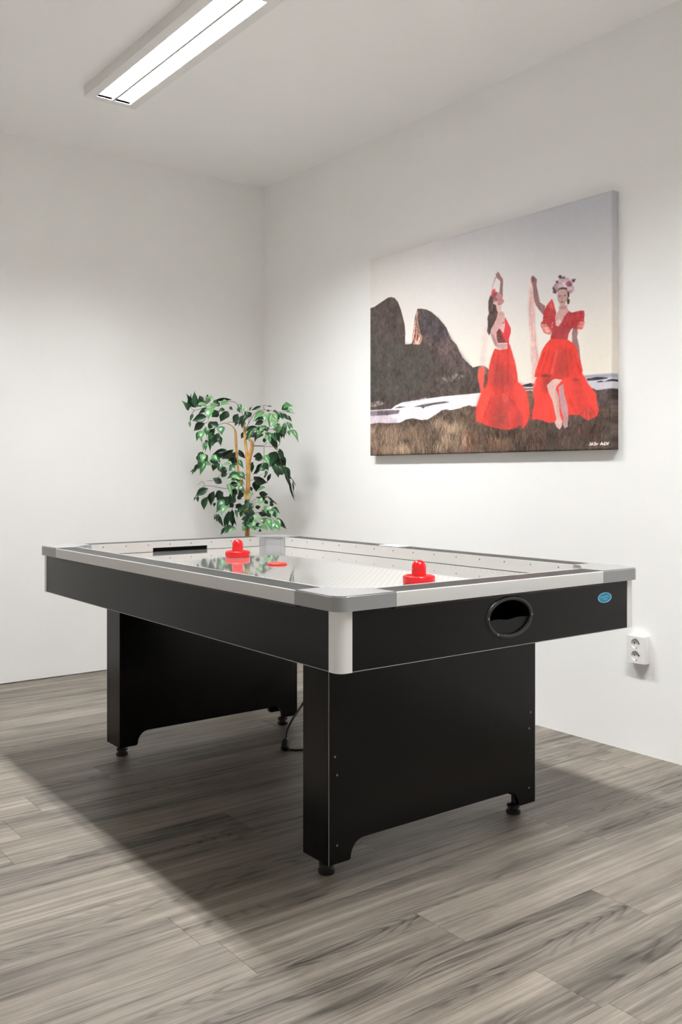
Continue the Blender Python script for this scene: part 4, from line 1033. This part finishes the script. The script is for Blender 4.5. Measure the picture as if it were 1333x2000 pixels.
# ------------------------------------------------------------------ canvas print
PRINT_SHAPES = [
 ("882,297 953,295 1020,292 1020,222 930,226 882,254",(206,203,210),1,0.03,0),
 ("882,297 953,295 1020,292 1020,275 953,282 882,286",(168,166,180),1,0.03,1),
 ("918,282 934,283 953,285 972,282 986,278 984,274 953,272 923,273",(70,66,72),1,0.2,0),
 ("953,266 967,269 976,264 988,269 1004,273 1022,268 1022,261 988,263 956,262",(66,62,70),1,0.2,0),
 ("675,294 748,285 748,248 675,255",(214,208,210),1,0,0),
 ("683,280 701,284 724,288 748,275 748,268 701,274",(70,64,68),1,0.2,0),
 ("686,268 742,264 742,259 686,263",(72,66,68),1,0.2,0),
 ("-2,317 521,282 521,180 281,151 -2,152",(228,223,227),1,0.03,0),
 ("-2,204 91,197 157,175 126,157 -2,161",(198,182,196),0.7,0.15,3),
 ("-2,756 24,759 51,771 78,782 93,789 113,789 131,780 148,756 163,715 174,671 182,636 185,599 184,541 199,538 218,539 220,568 230,631 232,660 240,686 245,702 261,699 289,689 313,672 336,647 359,614 379,587 390,558 401,528 424,501 438,464 449,439 468,414 486,396 496,385 507,387 521,389 542,388 556,375 570,354 570,269 519,266 359,267 281,263 169,257 135,244 113,229 -2,232",(84,75,71),1,0.22,0),
 ("-2,624 113,587 184,537 281,517 321,431 281,295 -2,282",(80,77,72),0.75,0.15,6),
 ("257,586 281,541 359,457 416,394 482,354 507,362 468,414 438,464 401,528 390,558 321,550",(100,86,86),0.7,0.3,4),
 ("249,689 281,682 340,634 375,580 382,539 321,542 265,592",(82,75,80),0.8,0.2,4),
 ("245,700 247,644 257,594 269,559 257,528 226,534 219,552 232,631 240,678",(206,158,142),1,0.5,0),
 ("230,566 236,563 240,617 236,618",(104,70,66),0.9,0.2,0),
 ("240,548 246,545 250,579 246,580",(104,70,66),0.9,0.2,0),
 ("253,542 258,538 268,563 265,564",(104,70,66),0.9,0.2,0),
 ("236,626 242,623 245,661 242,662",(104,70,66),0.9,0.2,0),
 ("224,543 230,539 233,582 230,582",(104,70,66),0.9,0.2,0),
 ("352,363 375,352 401,365 431,365 460,349 435,341 382,332",(150,142,136),0.45,0.8,1.5),
 ("-2,275 51,275 82,261 42,248 -2,249",(150,140,138),0.6,0.6,1),
 ("-2,230 51,231 82,227 51,226 -2,225",(205,195,205),0.9,0.2,0),
 ("-2,226 69,226 157,220 150,205 91,201 -2,204",(112,98,106),0.9,0.35,1),
 ("169,257 240,261 289,269 293,262 240,257 207,254",(190,180,195),0.8,0.4,1),
 ("224,230 273,238 332,242 371,243 396,237 371,234 321,231 281,224 277,218 269,220 261,227",(98,90,96),1,0.2,0),
 ("126,232 157,238 191,233 157,230",(80,72,76),0.9,0.3,0),
 ("-2,163 47,166 91,161 157,159 191,173 224,176 265,164 297,165 328,183 359,204 382,206 397,201 435,206 460,211 480,215 493,209 521,208 508,208 549,205 667,252 705,256 724,257 742,244 882,225 918,239 939,243 953,232 988,234 1022,233 1022,-13 1002,-40 701,-34 -2,-30",(98,84,74),1,0.3,0),
 ("157,157 191,172 224,175 265,163 297,165 328,182 359,204 382,206 397,193 382,159 297,149 224,146",(90,78,70),0.9,0.35,1),
 ("925,244 953,232 988,234 1022,233 1022,166 965,165 951,212",(84,74,72),0.9,0.3,1),
 ("701,111 812,113 896,136 1022,147 1022,-41 701,-34",(74,68,64),0.8,0.25,8),
 ("617,100 781,109 812,101 812,23 701,-4 588,32",(78,68,62),0.6,0.25,10),
 ("-2,117 113,103 207,77 359,74 359,11 199,41 -2,48",(84,74,66),0.7,0.3,8),
 ("543,573 556,570 555,515 551,450 547,351 522,347 531,431 537,496",(226,200,192),0.6,0.1,4),
 ("522,383 537,383 547,375 544,349 543,327 540,296 545,282 535,266 528,269 524,300 516,335 518,357",(236,98,86),1,0.08,1),
 ("587,455 609,445 637,447 639,466 646,463 651,445 656,427 667,374 674,328 676,298 694,277 709,248 716,205 720,162 714,129 705,113 694,94 686,114 667,102 641,95 609,102 579,110 549,121 524,138 510,139 509,179 512,210 522,238 530,264 551,291 557,308 558,347 565,388 573,420 581,443",(212,76,70),1,0.06,0.5),
 ("558,330 549,286 530,264 518,227 511,190 511,143 537,141 549,187 573,240 575,288",(240,86,74),0.9,0.06,4),
 ("676,296 694,277 709,248 716,205 720,162 709,117 694,103 686,165 673,230 658,274",(240,84,76),0.95,0.06,4),
 ("585,403 613,384 641,332 660,274 641,287 613,279 585,293 569,328",(150,74,70),0.7,0.05,10),
 ("601,259 617,235 629,191 637,147 637,100 601,102 577,121 585,173 597,216",(132,76,70),0.7,0.06,10),
 ("667,177 679,166 688,144 688,105 675,115",(124,74,76),0.65,0.05,6),
 ("617,264 633,256 660,210 660,184 629,213 617,214",(216,96,92),0.6,0.15,2),
 ("637,458 640,457 642,298 639,298",(128,52,54),0.55,0.1,1.5),
 ("648,437 651,436 665,282 662,283",(226,100,94),0.55,0.1,1.5),
 ("601,433 604,433 589,304 585,304",(128,52,54),0.55,0.1,1.5),
 ("613,381 616,381 620,257 617,257",(128,52,54),0.55,0.1,1.5),
 ("621,261 624,261 667,203 664,203",(128,52,54),0.55,0.1,1.5),
 ("573,251 577,250 542,154 539,155",(128,52,54),0.55,0.1,1.5),
 ("641,201 644,201 651,105 648,106",(226,100,94),0.55,0.1,1.5),
 ("627,587 637,566 650,533 650,514 643,487 643,461 637,454 637,471 617,474 600,477 593,500 593,526 605,543 621,517 627,550 625,568",(206,72,76),1,0.08,0),
 ("593,526 604,540 617,504 629,476 600,476 594,500",(106,70,66),0.95,0.2,0.6),
 ("609,551 623,560 627,548 622,519 606,543",(216,180,174),1,0.04,0),
 ("589,706 575,698 567,689 561,669 560,636 563,613 557,597 558,559 555,537 563,517 569,526 575,549 585,565 597,584 604,605 595,622 593,644 581,653 579,673 585,689",(84,70,67),1,0.25,0.5),
 ("573,661 579,654 578,619 573,618",(130,116,114),0.6,0.1,1),
 ("589,785 593,782 598,792 605,781 613,763 619,753 620,738 618,708 618,673 609,682 604,694 607,719 609,743 601,756 593,766",(148,110,112),1,0.08,0),
 ("589,772 593,766 583,743 576,716 574,718 582,752",(190,120,120),0.8,0.1,0.6),
 ("574,710 579,717 587,718 590,706 583,697 577,683 572,688",(212,78,86),0.95,0.1,0.6),
 ("589,702 601,699 613,685 619,664 625,654 621,648 613,644 603,641 589,651 579,662 579,686",(184,132,134),1,0.1,0),
 ("583,699 593,704 598,695 589,680 579,658 575,670",(128,82,84),0.8,0.15,1),
 ("589,675 596,672 595,664 589,667",(104,66,68),0.8,0,0),
 ("587,661 599,654 599,649 589,652",(226,196,190),0.9,0,0.5),
 ("603,648 617,646 613,642 604,641",(132,84,86),0.8,0,0.6),
 ("591,648 603,641 613,642 611,614 621,608 601,606 595,622",(212,174,166),1,0.05,0),
 ("598,607 617,611 625,598 627,583 622,562 609,549 595,534 592,520 595,497 598,473 617,472 636,468 638,458 629,444 609,447 597,456 587,468 577,498 569,524 571,543 583,565 593,585",(206,164,162),1,0.05,0),
 ("569,524 577,498 587,468 597,456 595,478 581,515",(150,108,104),0.6,0.1,1.5),
 ("601,605 617,611 625,598 621,588 609,595",(186,160,140),0.7,0.1,1.5),
 ("617,566 627,562 623,558 618,559",(140,76,80),0.8,0,0.6),
 ("725,737 731,697 737,629 739,566 740,513 749,439 756,375 749,293 729,295 725,391 723,464 717,549 714,613 720,696",(226,180,174),0.72,0.12,2),
 ("729,704 730,704 725,611 723,611",(190,110,112),0.5,0.1,1),
 ("731,672 733,672 736,567 734,567",(190,110,112),0.5,0.1,1),
 ("723,632 725,632 730,463 729,463",(190,110,112),0.5,0.1,1),
 ("736,588 738,587 742,419 740,419",(190,110,112),0.5,0.1,1),
 ("729,568 730,568 728,379 727,380",(190,110,112),0.5,0.1,1),
 ("738,504 739,503 752,376 750,376",(190,110,112),0.5,0.1,1),
 ("721,654 723,653 721,528 719,528",(190,110,112),0.5,0.1,1),
 ("749,315 765,316 906,304 918,279 925,261 937,242 951,218 954,175 960,154 953,132 937,122 923,117 896,141 859,144 857,116 810,117 789,116 765,128 747,135 728,131 729,161 736,197 736,222 731,247 736,283",(238,80,72),1,0.04,0.6),
 ("867,291 896,288 903,223 911,150 896,148 887,195 872,255",(150,66,64),0.5,0.05,8),
 ("918,187 944,173 953,132 930,119 913,150",(190,76,70),0.5,0.05,8),
 ("768,310 801,308 789,265 791,234 773,248",(112,60,58),0.7,0.05,6),
 ("859,230 869,197 887,149 882,149 862,192",(176,60,56),0.5,0.1,1.5),
 ("728,290 744,294 741,270 731,265",(236,150,140),0.5,0.1,1.5),
 ("874,493 888,488 891,471 888,452 895,415 899,365 903,339 906,318 896,340 882,386 888,367 878,408 871,433 870,469",(150,116,116),1,0.08,0),
 ("797,462 816,466 837,460 856,448 871,433 883,417 893,391 891,384 903,339 907,318 905,301 882,292 867,291 847,297 832,286 817,288 804,302 789,316 765,309 749,307 737,313 741,337 752,375 768,425 752,387 761,412 779,442",(224,74,66),1,0.04,0),
 ("819,404 842,419 867,397 867,344 857,295 832,286 807,299 812,352",(168,72,70),0.7,0.05,7),
 ("807,406 810,406 793,318 789,319",(170,50,48),0.55,0.1,1.2),
 ("791,415 794,414 764,316 760,317",(170,50,48),0.55,0.1,1.2),
 ("847,412 850,411 859,298 855,299",(170,50,48),0.55,0.1,1.2),
 ("862,409 865,409 871,361 867,362",(170,50,48),0.55,0.1,1.2),
 ("877,387 880,386 900,310 896,311",(170,50,48),0.55,0.1,1.2),
 ("773,412 776,411 751,315 747,315",(170,50,48),0.55,0.1,1.2),
 ("817,414 822,413 804,311 794,315",(236,104,98),0.6,0.05,1.5),
 ("762,316 781,318 799,312 794,306 765,308",(96,56,54),0.8,0.2,2),
 ("872,289 894,286 891,277 874,279",(100,58,56),0.6,0.2,2),
 ("824,261 840,271 845,223 855,184 857,139 856,95 845,90 839,108 842,129 832,171 827,225",(190,146,150),1,0.06,0),
 ("814,295 837,287 817,262 814,250 824,222 827,186 828,147 838,120 835,99 828,86 817,98 811,116 817,130 812,158 804,203 789,241 783,271 801,290",(218,180,172),1,0.05,0),
 ("814,250 824,222 828,147 837,123 832,123 822,154 817,208 810,244",(186,144,140),0.6,0.05,1.5),
 ("729,738 736,734 747,719 745,696 747,683 754,644 758,620 777,600 772,562 756,588 743,609 736,634 733,672 731,695 727,707 725,726",(146,110,112),1,0.08,0),
 ("729,739 737,733 738,717 729,707 725,726",(124,80,86),0.8,0.1,1),
 ("801,624 806,610 813,580 816,567 808,550 802,527 801,492 795,479 783,483 772,491 761,520 761,534 769,543 769,556 770,564 769,575 777,593 786,606",(180,72,74),1,0.12,0),
 ("801,623 805,606 809,583 799,583 786,604",(224,92,86),0.85,0.1,1.5),
 ("761,529 781,525 792,508 798,493 793,479 783,485 770,500",(236,170,160),0.85,0.25,1),
 ("858,562 871,555 895,557 911,555 913,539 911,515 913,509 909,492 903,481 888,482 874,493 864,482 858,474 847,504 851,533",(182,70,72),1,0.12,0),
 ("896,514 913,510 908,488 890,477 888,493",(238,150,140),0.85,0.2,1),
 ("858,550 909,546 909,543 858,547",(128,46,52),0.6,0.1,1),
 ("770,556 804,555 804,552 770,552",(126,48,54),0.55,0.1,1),
 ("858,538 909,530 909,528 858,535",(128,46,52),0.6,0.1,1),
 ("770,543 804,542 804,540 770,539",(126,48,54),0.55,0.1,1),
 ("858,525 909,515 909,513 858,522",(128,46,52),0.6,0.1,1),
 ("770,530 804,529 804,527 770,527",(126,48,54),0.55,0.1,1),
 ("858,513 909,500 909,498 858,510",(128,46,52),0.6,0.1,1),
 ("770,517 804,517 804,514 770,514",(126,48,54),0.55,0.1,1),
 ("858,500 909,485 909,483 858,497",(128,46,52),0.6,0.1,1),
 ("770,504 804,504 804,502 770,501",(126,48,54),0.55,0.1,1),
 ("816,567 813,541 815,514 823,508 834,521 844,545 859,564 873,553 869,520 866,482 859,471 856,446 795,462 801,492 804,543",(174,70,74),1,0.1,0),
 ("813,504 837,506 854,482 854,462 809,470 806,491",(140,70,70),0.5,0.05,6),
 ("827,591 853,590 856,571 861,565 844,545 834,521 823,508 815,514 813,541 816,561 825,573",(200,160,156),1,0.05,0),
 ("816,534 827,536 834,523 823,508 815,514",(232,206,198),0.7,0.05,1.5),
 ("827,591 844,587 851,578 837,575 827,579",(150,108,108),0.6,0.05,2),
 ("819,652 825,663 837,664 854,658 862,638 862,622 858,615 864,603 861,592 854,591 853,616 823,622",(92,70,70),1,0.15,0),
 ("821,651 830,658 844,656 854,644 856,623 853,604 846,591 837,587 828,595 823,610 820,635",(192,156,150),1,0.04,0),
 ("820,639 825,638 827,609 825,606 822,618",(150,110,108),0.6,0,1.5),
 ("825,632 834,631 833,627 826,628",(92,66,68),0.85,0,0.6),
 ("841,630 851,629 850,625 842,626",(92,66,68),0.85,0,0.6),
 ("834,628 838,627 841,614 834,614",(170,126,124),0.8,0,1),
 ("830,607 837,607 843,604 839,600 833,601",(142,82,86),0.9,0,0.6),
 ("816,665 815,662 814,658 811,659 808,658 805,661 803,665 802,668 804,671 805,674 808,674 811,674 814,672 817,669",(100,78,84),1,0.2,0.6),
 ("818,651 818,648 816,644 813,642 810,644 807,647 803,650 805,654 804,659 807,660 810,661 813,660 816,658 819,655",(98,74,80),1,0.2,0.6),
 ("836,706 837,702 835,699 832,699 829,699 826,703 825,706 824,709 823,713 826,715 829,715 832,715 834,713 836,709",(92,76,80),1,0.2,0.6),
 ("848,700 847,697 845,696 843,695 841,695 838,697 837,699 837,702 837,706 839,706 841,707 844,708 845,705 847,703",(104,86,90),1,0.2,0.6),
 ("877,648 879,641 875,635 869,634 863,634 858,641 853,647 852,654 854,661 858,665 863,669 870,668 874,661 879,655",(190,164,172),1,0.2,0.6),
 ("828,670 829,663 826,659 821,656 815,658 811,664 808,669 805,676 809,680 811,685 816,685 820,684 824,680 830,676",(178,150,160),1,0.2,0.6),
 ("845,678 844,672 841,667 836,662 830,668 824,670 820,677 816,685 818,693 823,699 830,697 836,696 841,692 847,686",(190,162,170),1,0.2,0.6),
 ("867,679 862,674 859,669 854,667 848,669 842,672 838,679 838,686 840,691 842,698 848,699 854,699 861,696 864,687",(192,168,174),1,0.2,0.6),
 ("872,670 871,664 868,660 863,661 858,659 854,663 850,669 849,675 852,680 854,684 859,683 864,685 867,679 869,675",(146,92,98),1,0.2,0.6),
 ("823,689 823,686 822,685 820,685 818,685 816,686 815,688 814,691 815,693 815,696 818,696 820,694 822,693 823,691",(92,72,78),1,0.2,0.6),
 ("880,681 879,678 879,675 876,674 873,676 871,678 870,681 870,683 870,686 871,688 873,690 876,688 877,686 880,684",(90,70,76),1,0.2,0.6),
 ("834,669 832,666 831,663 828,664 825,663 822,664 820,668 819,672 821,675 823,677 825,678 828,679 831,676 833,673",(204,182,188),1,0.2,0.6),
 ("848,673 847,671 846,668 844,666 841,667 838,670 836,673 836,676 837,679 838,681 841,682 843,680 845,679 847,676",(206,186,190),1,0.2,0.6),
 ("873,639 873,636 872,632 868,633 865,632 862,635 860,638 861,642 862,645 863,647 866,648 868,647 871,646 874,643",(176,150,158),1,0.2,0.6),
 ("874,673 875,685 885,688 880,678",(86,66,72),1,0,0),
 ("830,655 837,664 853,658 854,650 844,656",(84,64,66),0.9,0.1,0.6),
]
GRASS_AT = 32
SIGNATURE = ["934,28 931,27 932,23 934,20 931,17 928,19","935,19 936,23 938,22 937,18 940,20","940,28 938,18","949,28 945,27 946,22 948,19 945,16 943,18","950,25 949,19 951,21 953,18 954,22 957,23","964,17 969,28 970,17","965,21 971,22","971,18 972,21 974,18 975,21 976,18","978,26 978,16","977,26 983,26 983,20 978,16","984,20 986,17 989,27","983,23 988,23"]

def paint_print(n):
    """the printed photograph, painted as an n x n field of linear colour; row 0 is the bottom"""
    R = np.random.RandomState(3)
    yy, xx = np.mgrid[0:n, 0:n].astype(np.float32) / (n - 1)
    def vnoise(nx, ny, seed):
        g = np.random.RandomState(seed).rand(ny + 2, nx + 2).astype(np.float32)
        px, py = xx * nx, yy * ny
        ix, iy = np.minimum(px.astype(int), nx - 1), np.minimum(py.astype(int), ny - 1)
        fx, fy = px - ix, py - iy
        fx, fy = fx * fx * (3 - 2 * fx), fy * fy * (3 - 2 * fy)
        return (g[iy, ix] * (1 - fx) + g[iy, ix + 1] * fx) * (1 - fy) + (g[iy + 1, ix] * (1 - fx) + g[iy + 1, ix + 1] * fx) * fy - 0.5
    tex = 0.5 * vnoise(40, 24, 1) + 0.6 * vnoise(110, 60, 2) + 0.6 * vnoise(260, 150, 5)
    img = np.zeros((n, n, 3), np.float32)
    # sky: pale warm at the horizon, blue grey towards the upper right
    lo, mid, hi_l, hi_r = [np.array(c, np.float32) for c in ((236, 228, 214), (230, 223, 216), (222, 216, 212), (196, 196, 204))]
    t1 = np.clip((yy - 0.28) / 0.27, 0, 1)[..., None]; t2 = np.clip((yy - 0.50) / 0.46, 0, 1)[..., None]; s_ = np.clip(xx * 1.1, 0, 1)[..., None]
    hi = hi_l * (1 - s_) + hi_r * s_
    img = (lo * (1 - t1) + mid * t1) * (1 - t2) + hi * t2
    def blur(m, k_):
        k_ = int(round(k_))
        for _ in range(2):
            for axis in (0, 1):
                c = np.cumsum(np.pad(m, [(k_ + 1, k_) if a_ == axis else (0, 0) for a_ in (0, 1)], mode='edge'), axis=axis)
                hi_ = np.take(c, range(2 * k_ + 1, c.shape[axis]), axis=axis); lo_ = np.take(c, range(0, c.shape[axis] - 2 * k_ - 1), axis=axis)
                m = (hi_ - lo_) / (2 * k_ + 1)
        return m
    def fill(pts, col, alpha, noise, soft):
        P = np.array(pts, float) / 1000 * (n - 1)
        pad = int(3 + soft * 3 * n / 500)
        x0, x1 = max(0, int(P[:, 0].min()) - pad), min(n, int(P[:, 0].max()) + pad + 2)
        y0, y1 = max(0, int(P[:, 1].min()) - pad), min(n, int(P[:, 1].max()) + pad + 2)
        if x1 <= x0 or y1 <= y0: return
        m = np.zeros((y1 - y0, x1 - x0), np.float32)
        gx = np.arange(x0, x1)[None, :]
        for sub in (0.25, 0.75):
            gy = (np.arange(y0, y1) + sub - 0.5)[:, None]
            ins = np.zeros(m.shape, bool)
            q = len(P)
            for i in range(q):
                xa_, ya_ = P[i]; xb_, yb_ = P[(i + 1) % q]
                if ya_ == yb_: continue
                cond = (ya_ > gy) != (yb_ > gy)
                xi = (xb_ - xa_) * (gy - ya_) / (yb_ - ya_) + xa_
                ins ^= cond & (gx < xi)
            m += 0.5 * ins
        if soft > 0: m = blur(m, max(1, soft * n / 500))
        m = (m * alpha)[..., None]
        c = np.array(col, np.float32) * (1 + 1.6 * noise * tex[y0:y1, x0:x1])[..., None]
        img[y0:y1, x0:x1] = img[y0:y1, x0:x1] * (1 - m) + c * m
    def stroke(pts, width, col, alpha):
        P = np.array(pts, float) * (n - 1)
        w = width * n
        x0, x1 = max(0, int(P[:, 0].min() - w - 2)), min(n, int(P[:, 0].max() + w + 3))
        y0, y1 = max(0, int(P[:, 1].min() - w - 2)), min(n, int(P[:, 1].max() + w + 3))
        if x1 <= x0 or y1 <= y0: return
        gx, gy = np.meshgrid(np.arange(x0, x1), np.arange(y0, y1))
        d = np.full(gx.shape, 1e9)
        for a_, b2 in zip(P, P[1:]):
            v_ = b2 - a_; L2 = max(v_ @ v_, 1e-9)
            tt = np.clip(((gx - a_[0]) * v_[0] + (gy - a_[1]) * v_[1]) / L2, 0, 1)
            d = np.minimum(d, np.hypot(gx - a_[0] - tt * v_[0], gy - a_[1] - tt * v_[1]))
        m = (np.clip(w + 0.5 - d, 0, 1) * alpha)[..., None]
        img[y0:y1, x0:x1] = img[y0:y1, x0:x1] * (1 - m) + np.array(col, np.float32) * m
    shapes = [([tuple(float(c) for c in q.split(',')) for q in s.split()], c, a_, nn, b2) for s, c, a_, nn, b2 in PRINT_SHAPES]
    for s in shapes[:GRASS_AT]: fill(*s)
    # tufts of dry grass: light on the left, brown and sparser on the right
    def grass(count, x0, x1, ytop, col, hmin, hmax, alpha, spread=0.018):
        for i_ in range(count):
            if i_ % 22 == 0:
                gx_, gy_, gk_ = R.uniform(x0, x1), R.uniform(0.0, 1.0), R.uniform(.7, 1.25)
            x = gx_ + R.randn() * spread; y = np.clip(gy_ * ytop(gx_) + R.randn() * .009, 0, ytop(x)) - .004; h = R.uniform(hmin, hmax); dx = R.uniform(-.5, .5) * h * .8
            k_ = R.uniform(.85, 1.15) * gk_
            stroke([(x, y), (x + dx * .3, y + h * .6), (x + dx, y + h)], R.uniform(.0005, .0011), [min(255, c * k_) for c in col], alpha * R.uniform(.5, 1))
    grass(900, 0.0, 0.46, lambda x: .10, (92, 77, 66), .02, .06, .6)
    grass(1300, 0.0, 0.46, lambda x: .115 + .03 * (x > .28), (146, 124, 106), .02, .055, .5)
    grass(450, 0.0, 0.16, lambda x: .13, (172, 144, 126), .02, .05, .5)
    grass(260, 0.05, 0.2, lambda x: .03, (176, 150, 126), .02, .045, .6)
    grass(420, 0.33, 0.46, lambda x: .14, (178, 152, 130), .02, .05, .6)
    grass(700, 0.46, 1.0, lambda x: .10, (92, 78, 70), .02, .05, .5)
    grass(260, 0.55, 0.75, lambda x: .06, (140, 108, 88), .02, .06, .55)
    grass(400, 0.72, 1.0, lambda x: .15, (112, 92, 86), .015, .045, .45)
    grass(500, 0.40, 1.0, lambda x: .07, (60, 54, 50), .02, .05, .6)
    for s in shapes[GRASS_AT:]: fill(*s)
    # blades in front of the hems and feet
    for x0, x1, y_, c, cnt in ((0.43, 0.66, .075, (128, 92, 78), 150), (0.43, 0.47, .085, (196, 160, 130), 40), (0.66, 0.96, .085, (96, 76, 68), 200), (0.82, 0.96, .13, (130, 92, 82), 90)):
        grass(cnt, x0, x1, lambda x: y_, c, .02, .05, .65)
    for s in SIGNATURE:
        stroke([tuple(float(c) / 1000 for c in q.split(',')) for q in s.split()], .0012, (245, 243, 238), .95)
    img += (tex * 3.0 + R.randn(n, n) * 1.5)[..., None]      # fine canvas grain
    c = np.clip(img, 0, 255) / 255
    return np.where(c <= 0.04045, c / 12.92, ((c + 0.055) / 1.055) ** 2.4)

def build_print():
    YL, YR, ZB, ZTOP, D = -1.0991, -2.6193, 1.1845, 2.2083, 0.040
    n = 520
    lin = paint_print(2 * n)
    lin = lin.reshape(n, 2, n, 2, 3).mean(axis=(1, 3)) * PRINT_GAIN
    w, h = YL - YR, ZTOP - ZB
    # grid profile: wrapped edge (wall -> front), front, wrapped edge
    r = 0.006
    edge = [(0.0, -0.001)] + [(0.0, -D + r)] + [(r - r * math.cos(t), -D + r - r * math.sin(t)) for t in [math.pi / 2 * i / 3 for i in range(1, 4)]]
    def profile(length):
        lo = edge; mid = np.linspace(r, length - r, n)[1:-1]
        pos = [e[0] for e in lo] + list(mid) + [length - e[0] for e in lo[::-1]]
        dep = [e[1] for e in lo] + [-D] * len(mid) + [e[1] for e in lo[::-1]]
        return np.array(pos), np.array(dep)
    pu, du = profile(w); pv, dv = profile(h)
    U, Vv = np.meshgrid(pu, pv); DU, DV = np.meshgrid(du, dv)
    depth = np.maximum(DU, DV)
    co = np.stack([depth, -U, Vv], -1).reshape(-1, 3)
    iu = np.clip((U / w * n).astype(int), 0, n - 1); iv = np.clip((Vv / h * n).astype(int), 0, n - 1)
    colr = np.concatenate([lin[iv, iu], np.ones(U.shape + (1,))], -1).reshape(-1, 4)
    nv, nu = U.shape
    idx = np.arange(nv * nu).reshape(nv, nu)
    f_ = np.stack([idx[:-1, :-1], idx[1:, :-1], idx[1:, 1:], idx[:-1, 1:]], -1).reshape(-1, 4)
    me = bpy.data.meshes.new('canvas')
    me.vertices.add(len(co)); me.vertices.foreach_set('co', co.astype(np.float32).ravel())
    me.loops.add(f_.size); me.loops.foreach_set('vertex_index', f_.astype(np.int32).ravel())
    me.polygons.add(len(f_)); me.polygons.foreach_set('loop_start', np.arange(0, f_.size, 4, dtype=np.int32))
    me.polygons.foreach_set('loop_total', np.full(len(f_), 4, dtype=np.int32))
    me.update(calc_edges=True); me.validate()
    at = me.color_attributes.new('print', 'FLOAT_COLOR', 'POINT')
    at.data.foreach_set('color', colr.astype(np.float32).ravel())
    me.polygons.foreach_set('use_smooth', np.ones(len(f_), dtype=bool))
    m, nt, b = new_mat('printed_canvas')
    a = nt.nodes.new('ShaderNodeAttribute'); a.attribute_name = 'print'
    nt.links.new(a.outputs['Color'], b.inputs['Base Color'])
    b.inputs['Roughness'].default_value = 0.9; b.inputs['Specular IOR Level'].default_value = 0.0
    root = empty('canvas_print', (0, YL, ZB), 'large unframed canvas print of two women in red dresses on a rocky shore', 'picture')
    link_obj('canvas', me, m, root)
    bm = bmesh.new()
    for d_ in ((-.036, -.003, -w + .002, -.002, .002, .04), (-.036, -.003, -w + .002, -.002, h - .04, h - .002), (-.036, -.003, -.042, -.002, .04, h - .04), (-.036, -.003, -w + .002, -w + .042, .04, h - .04)):
        add_box(bm, *d_)
    bm_obj('stretcher_frame', bm, MAT['stretcher'], root)
PRINT_GAIN = 1.04
build_print()
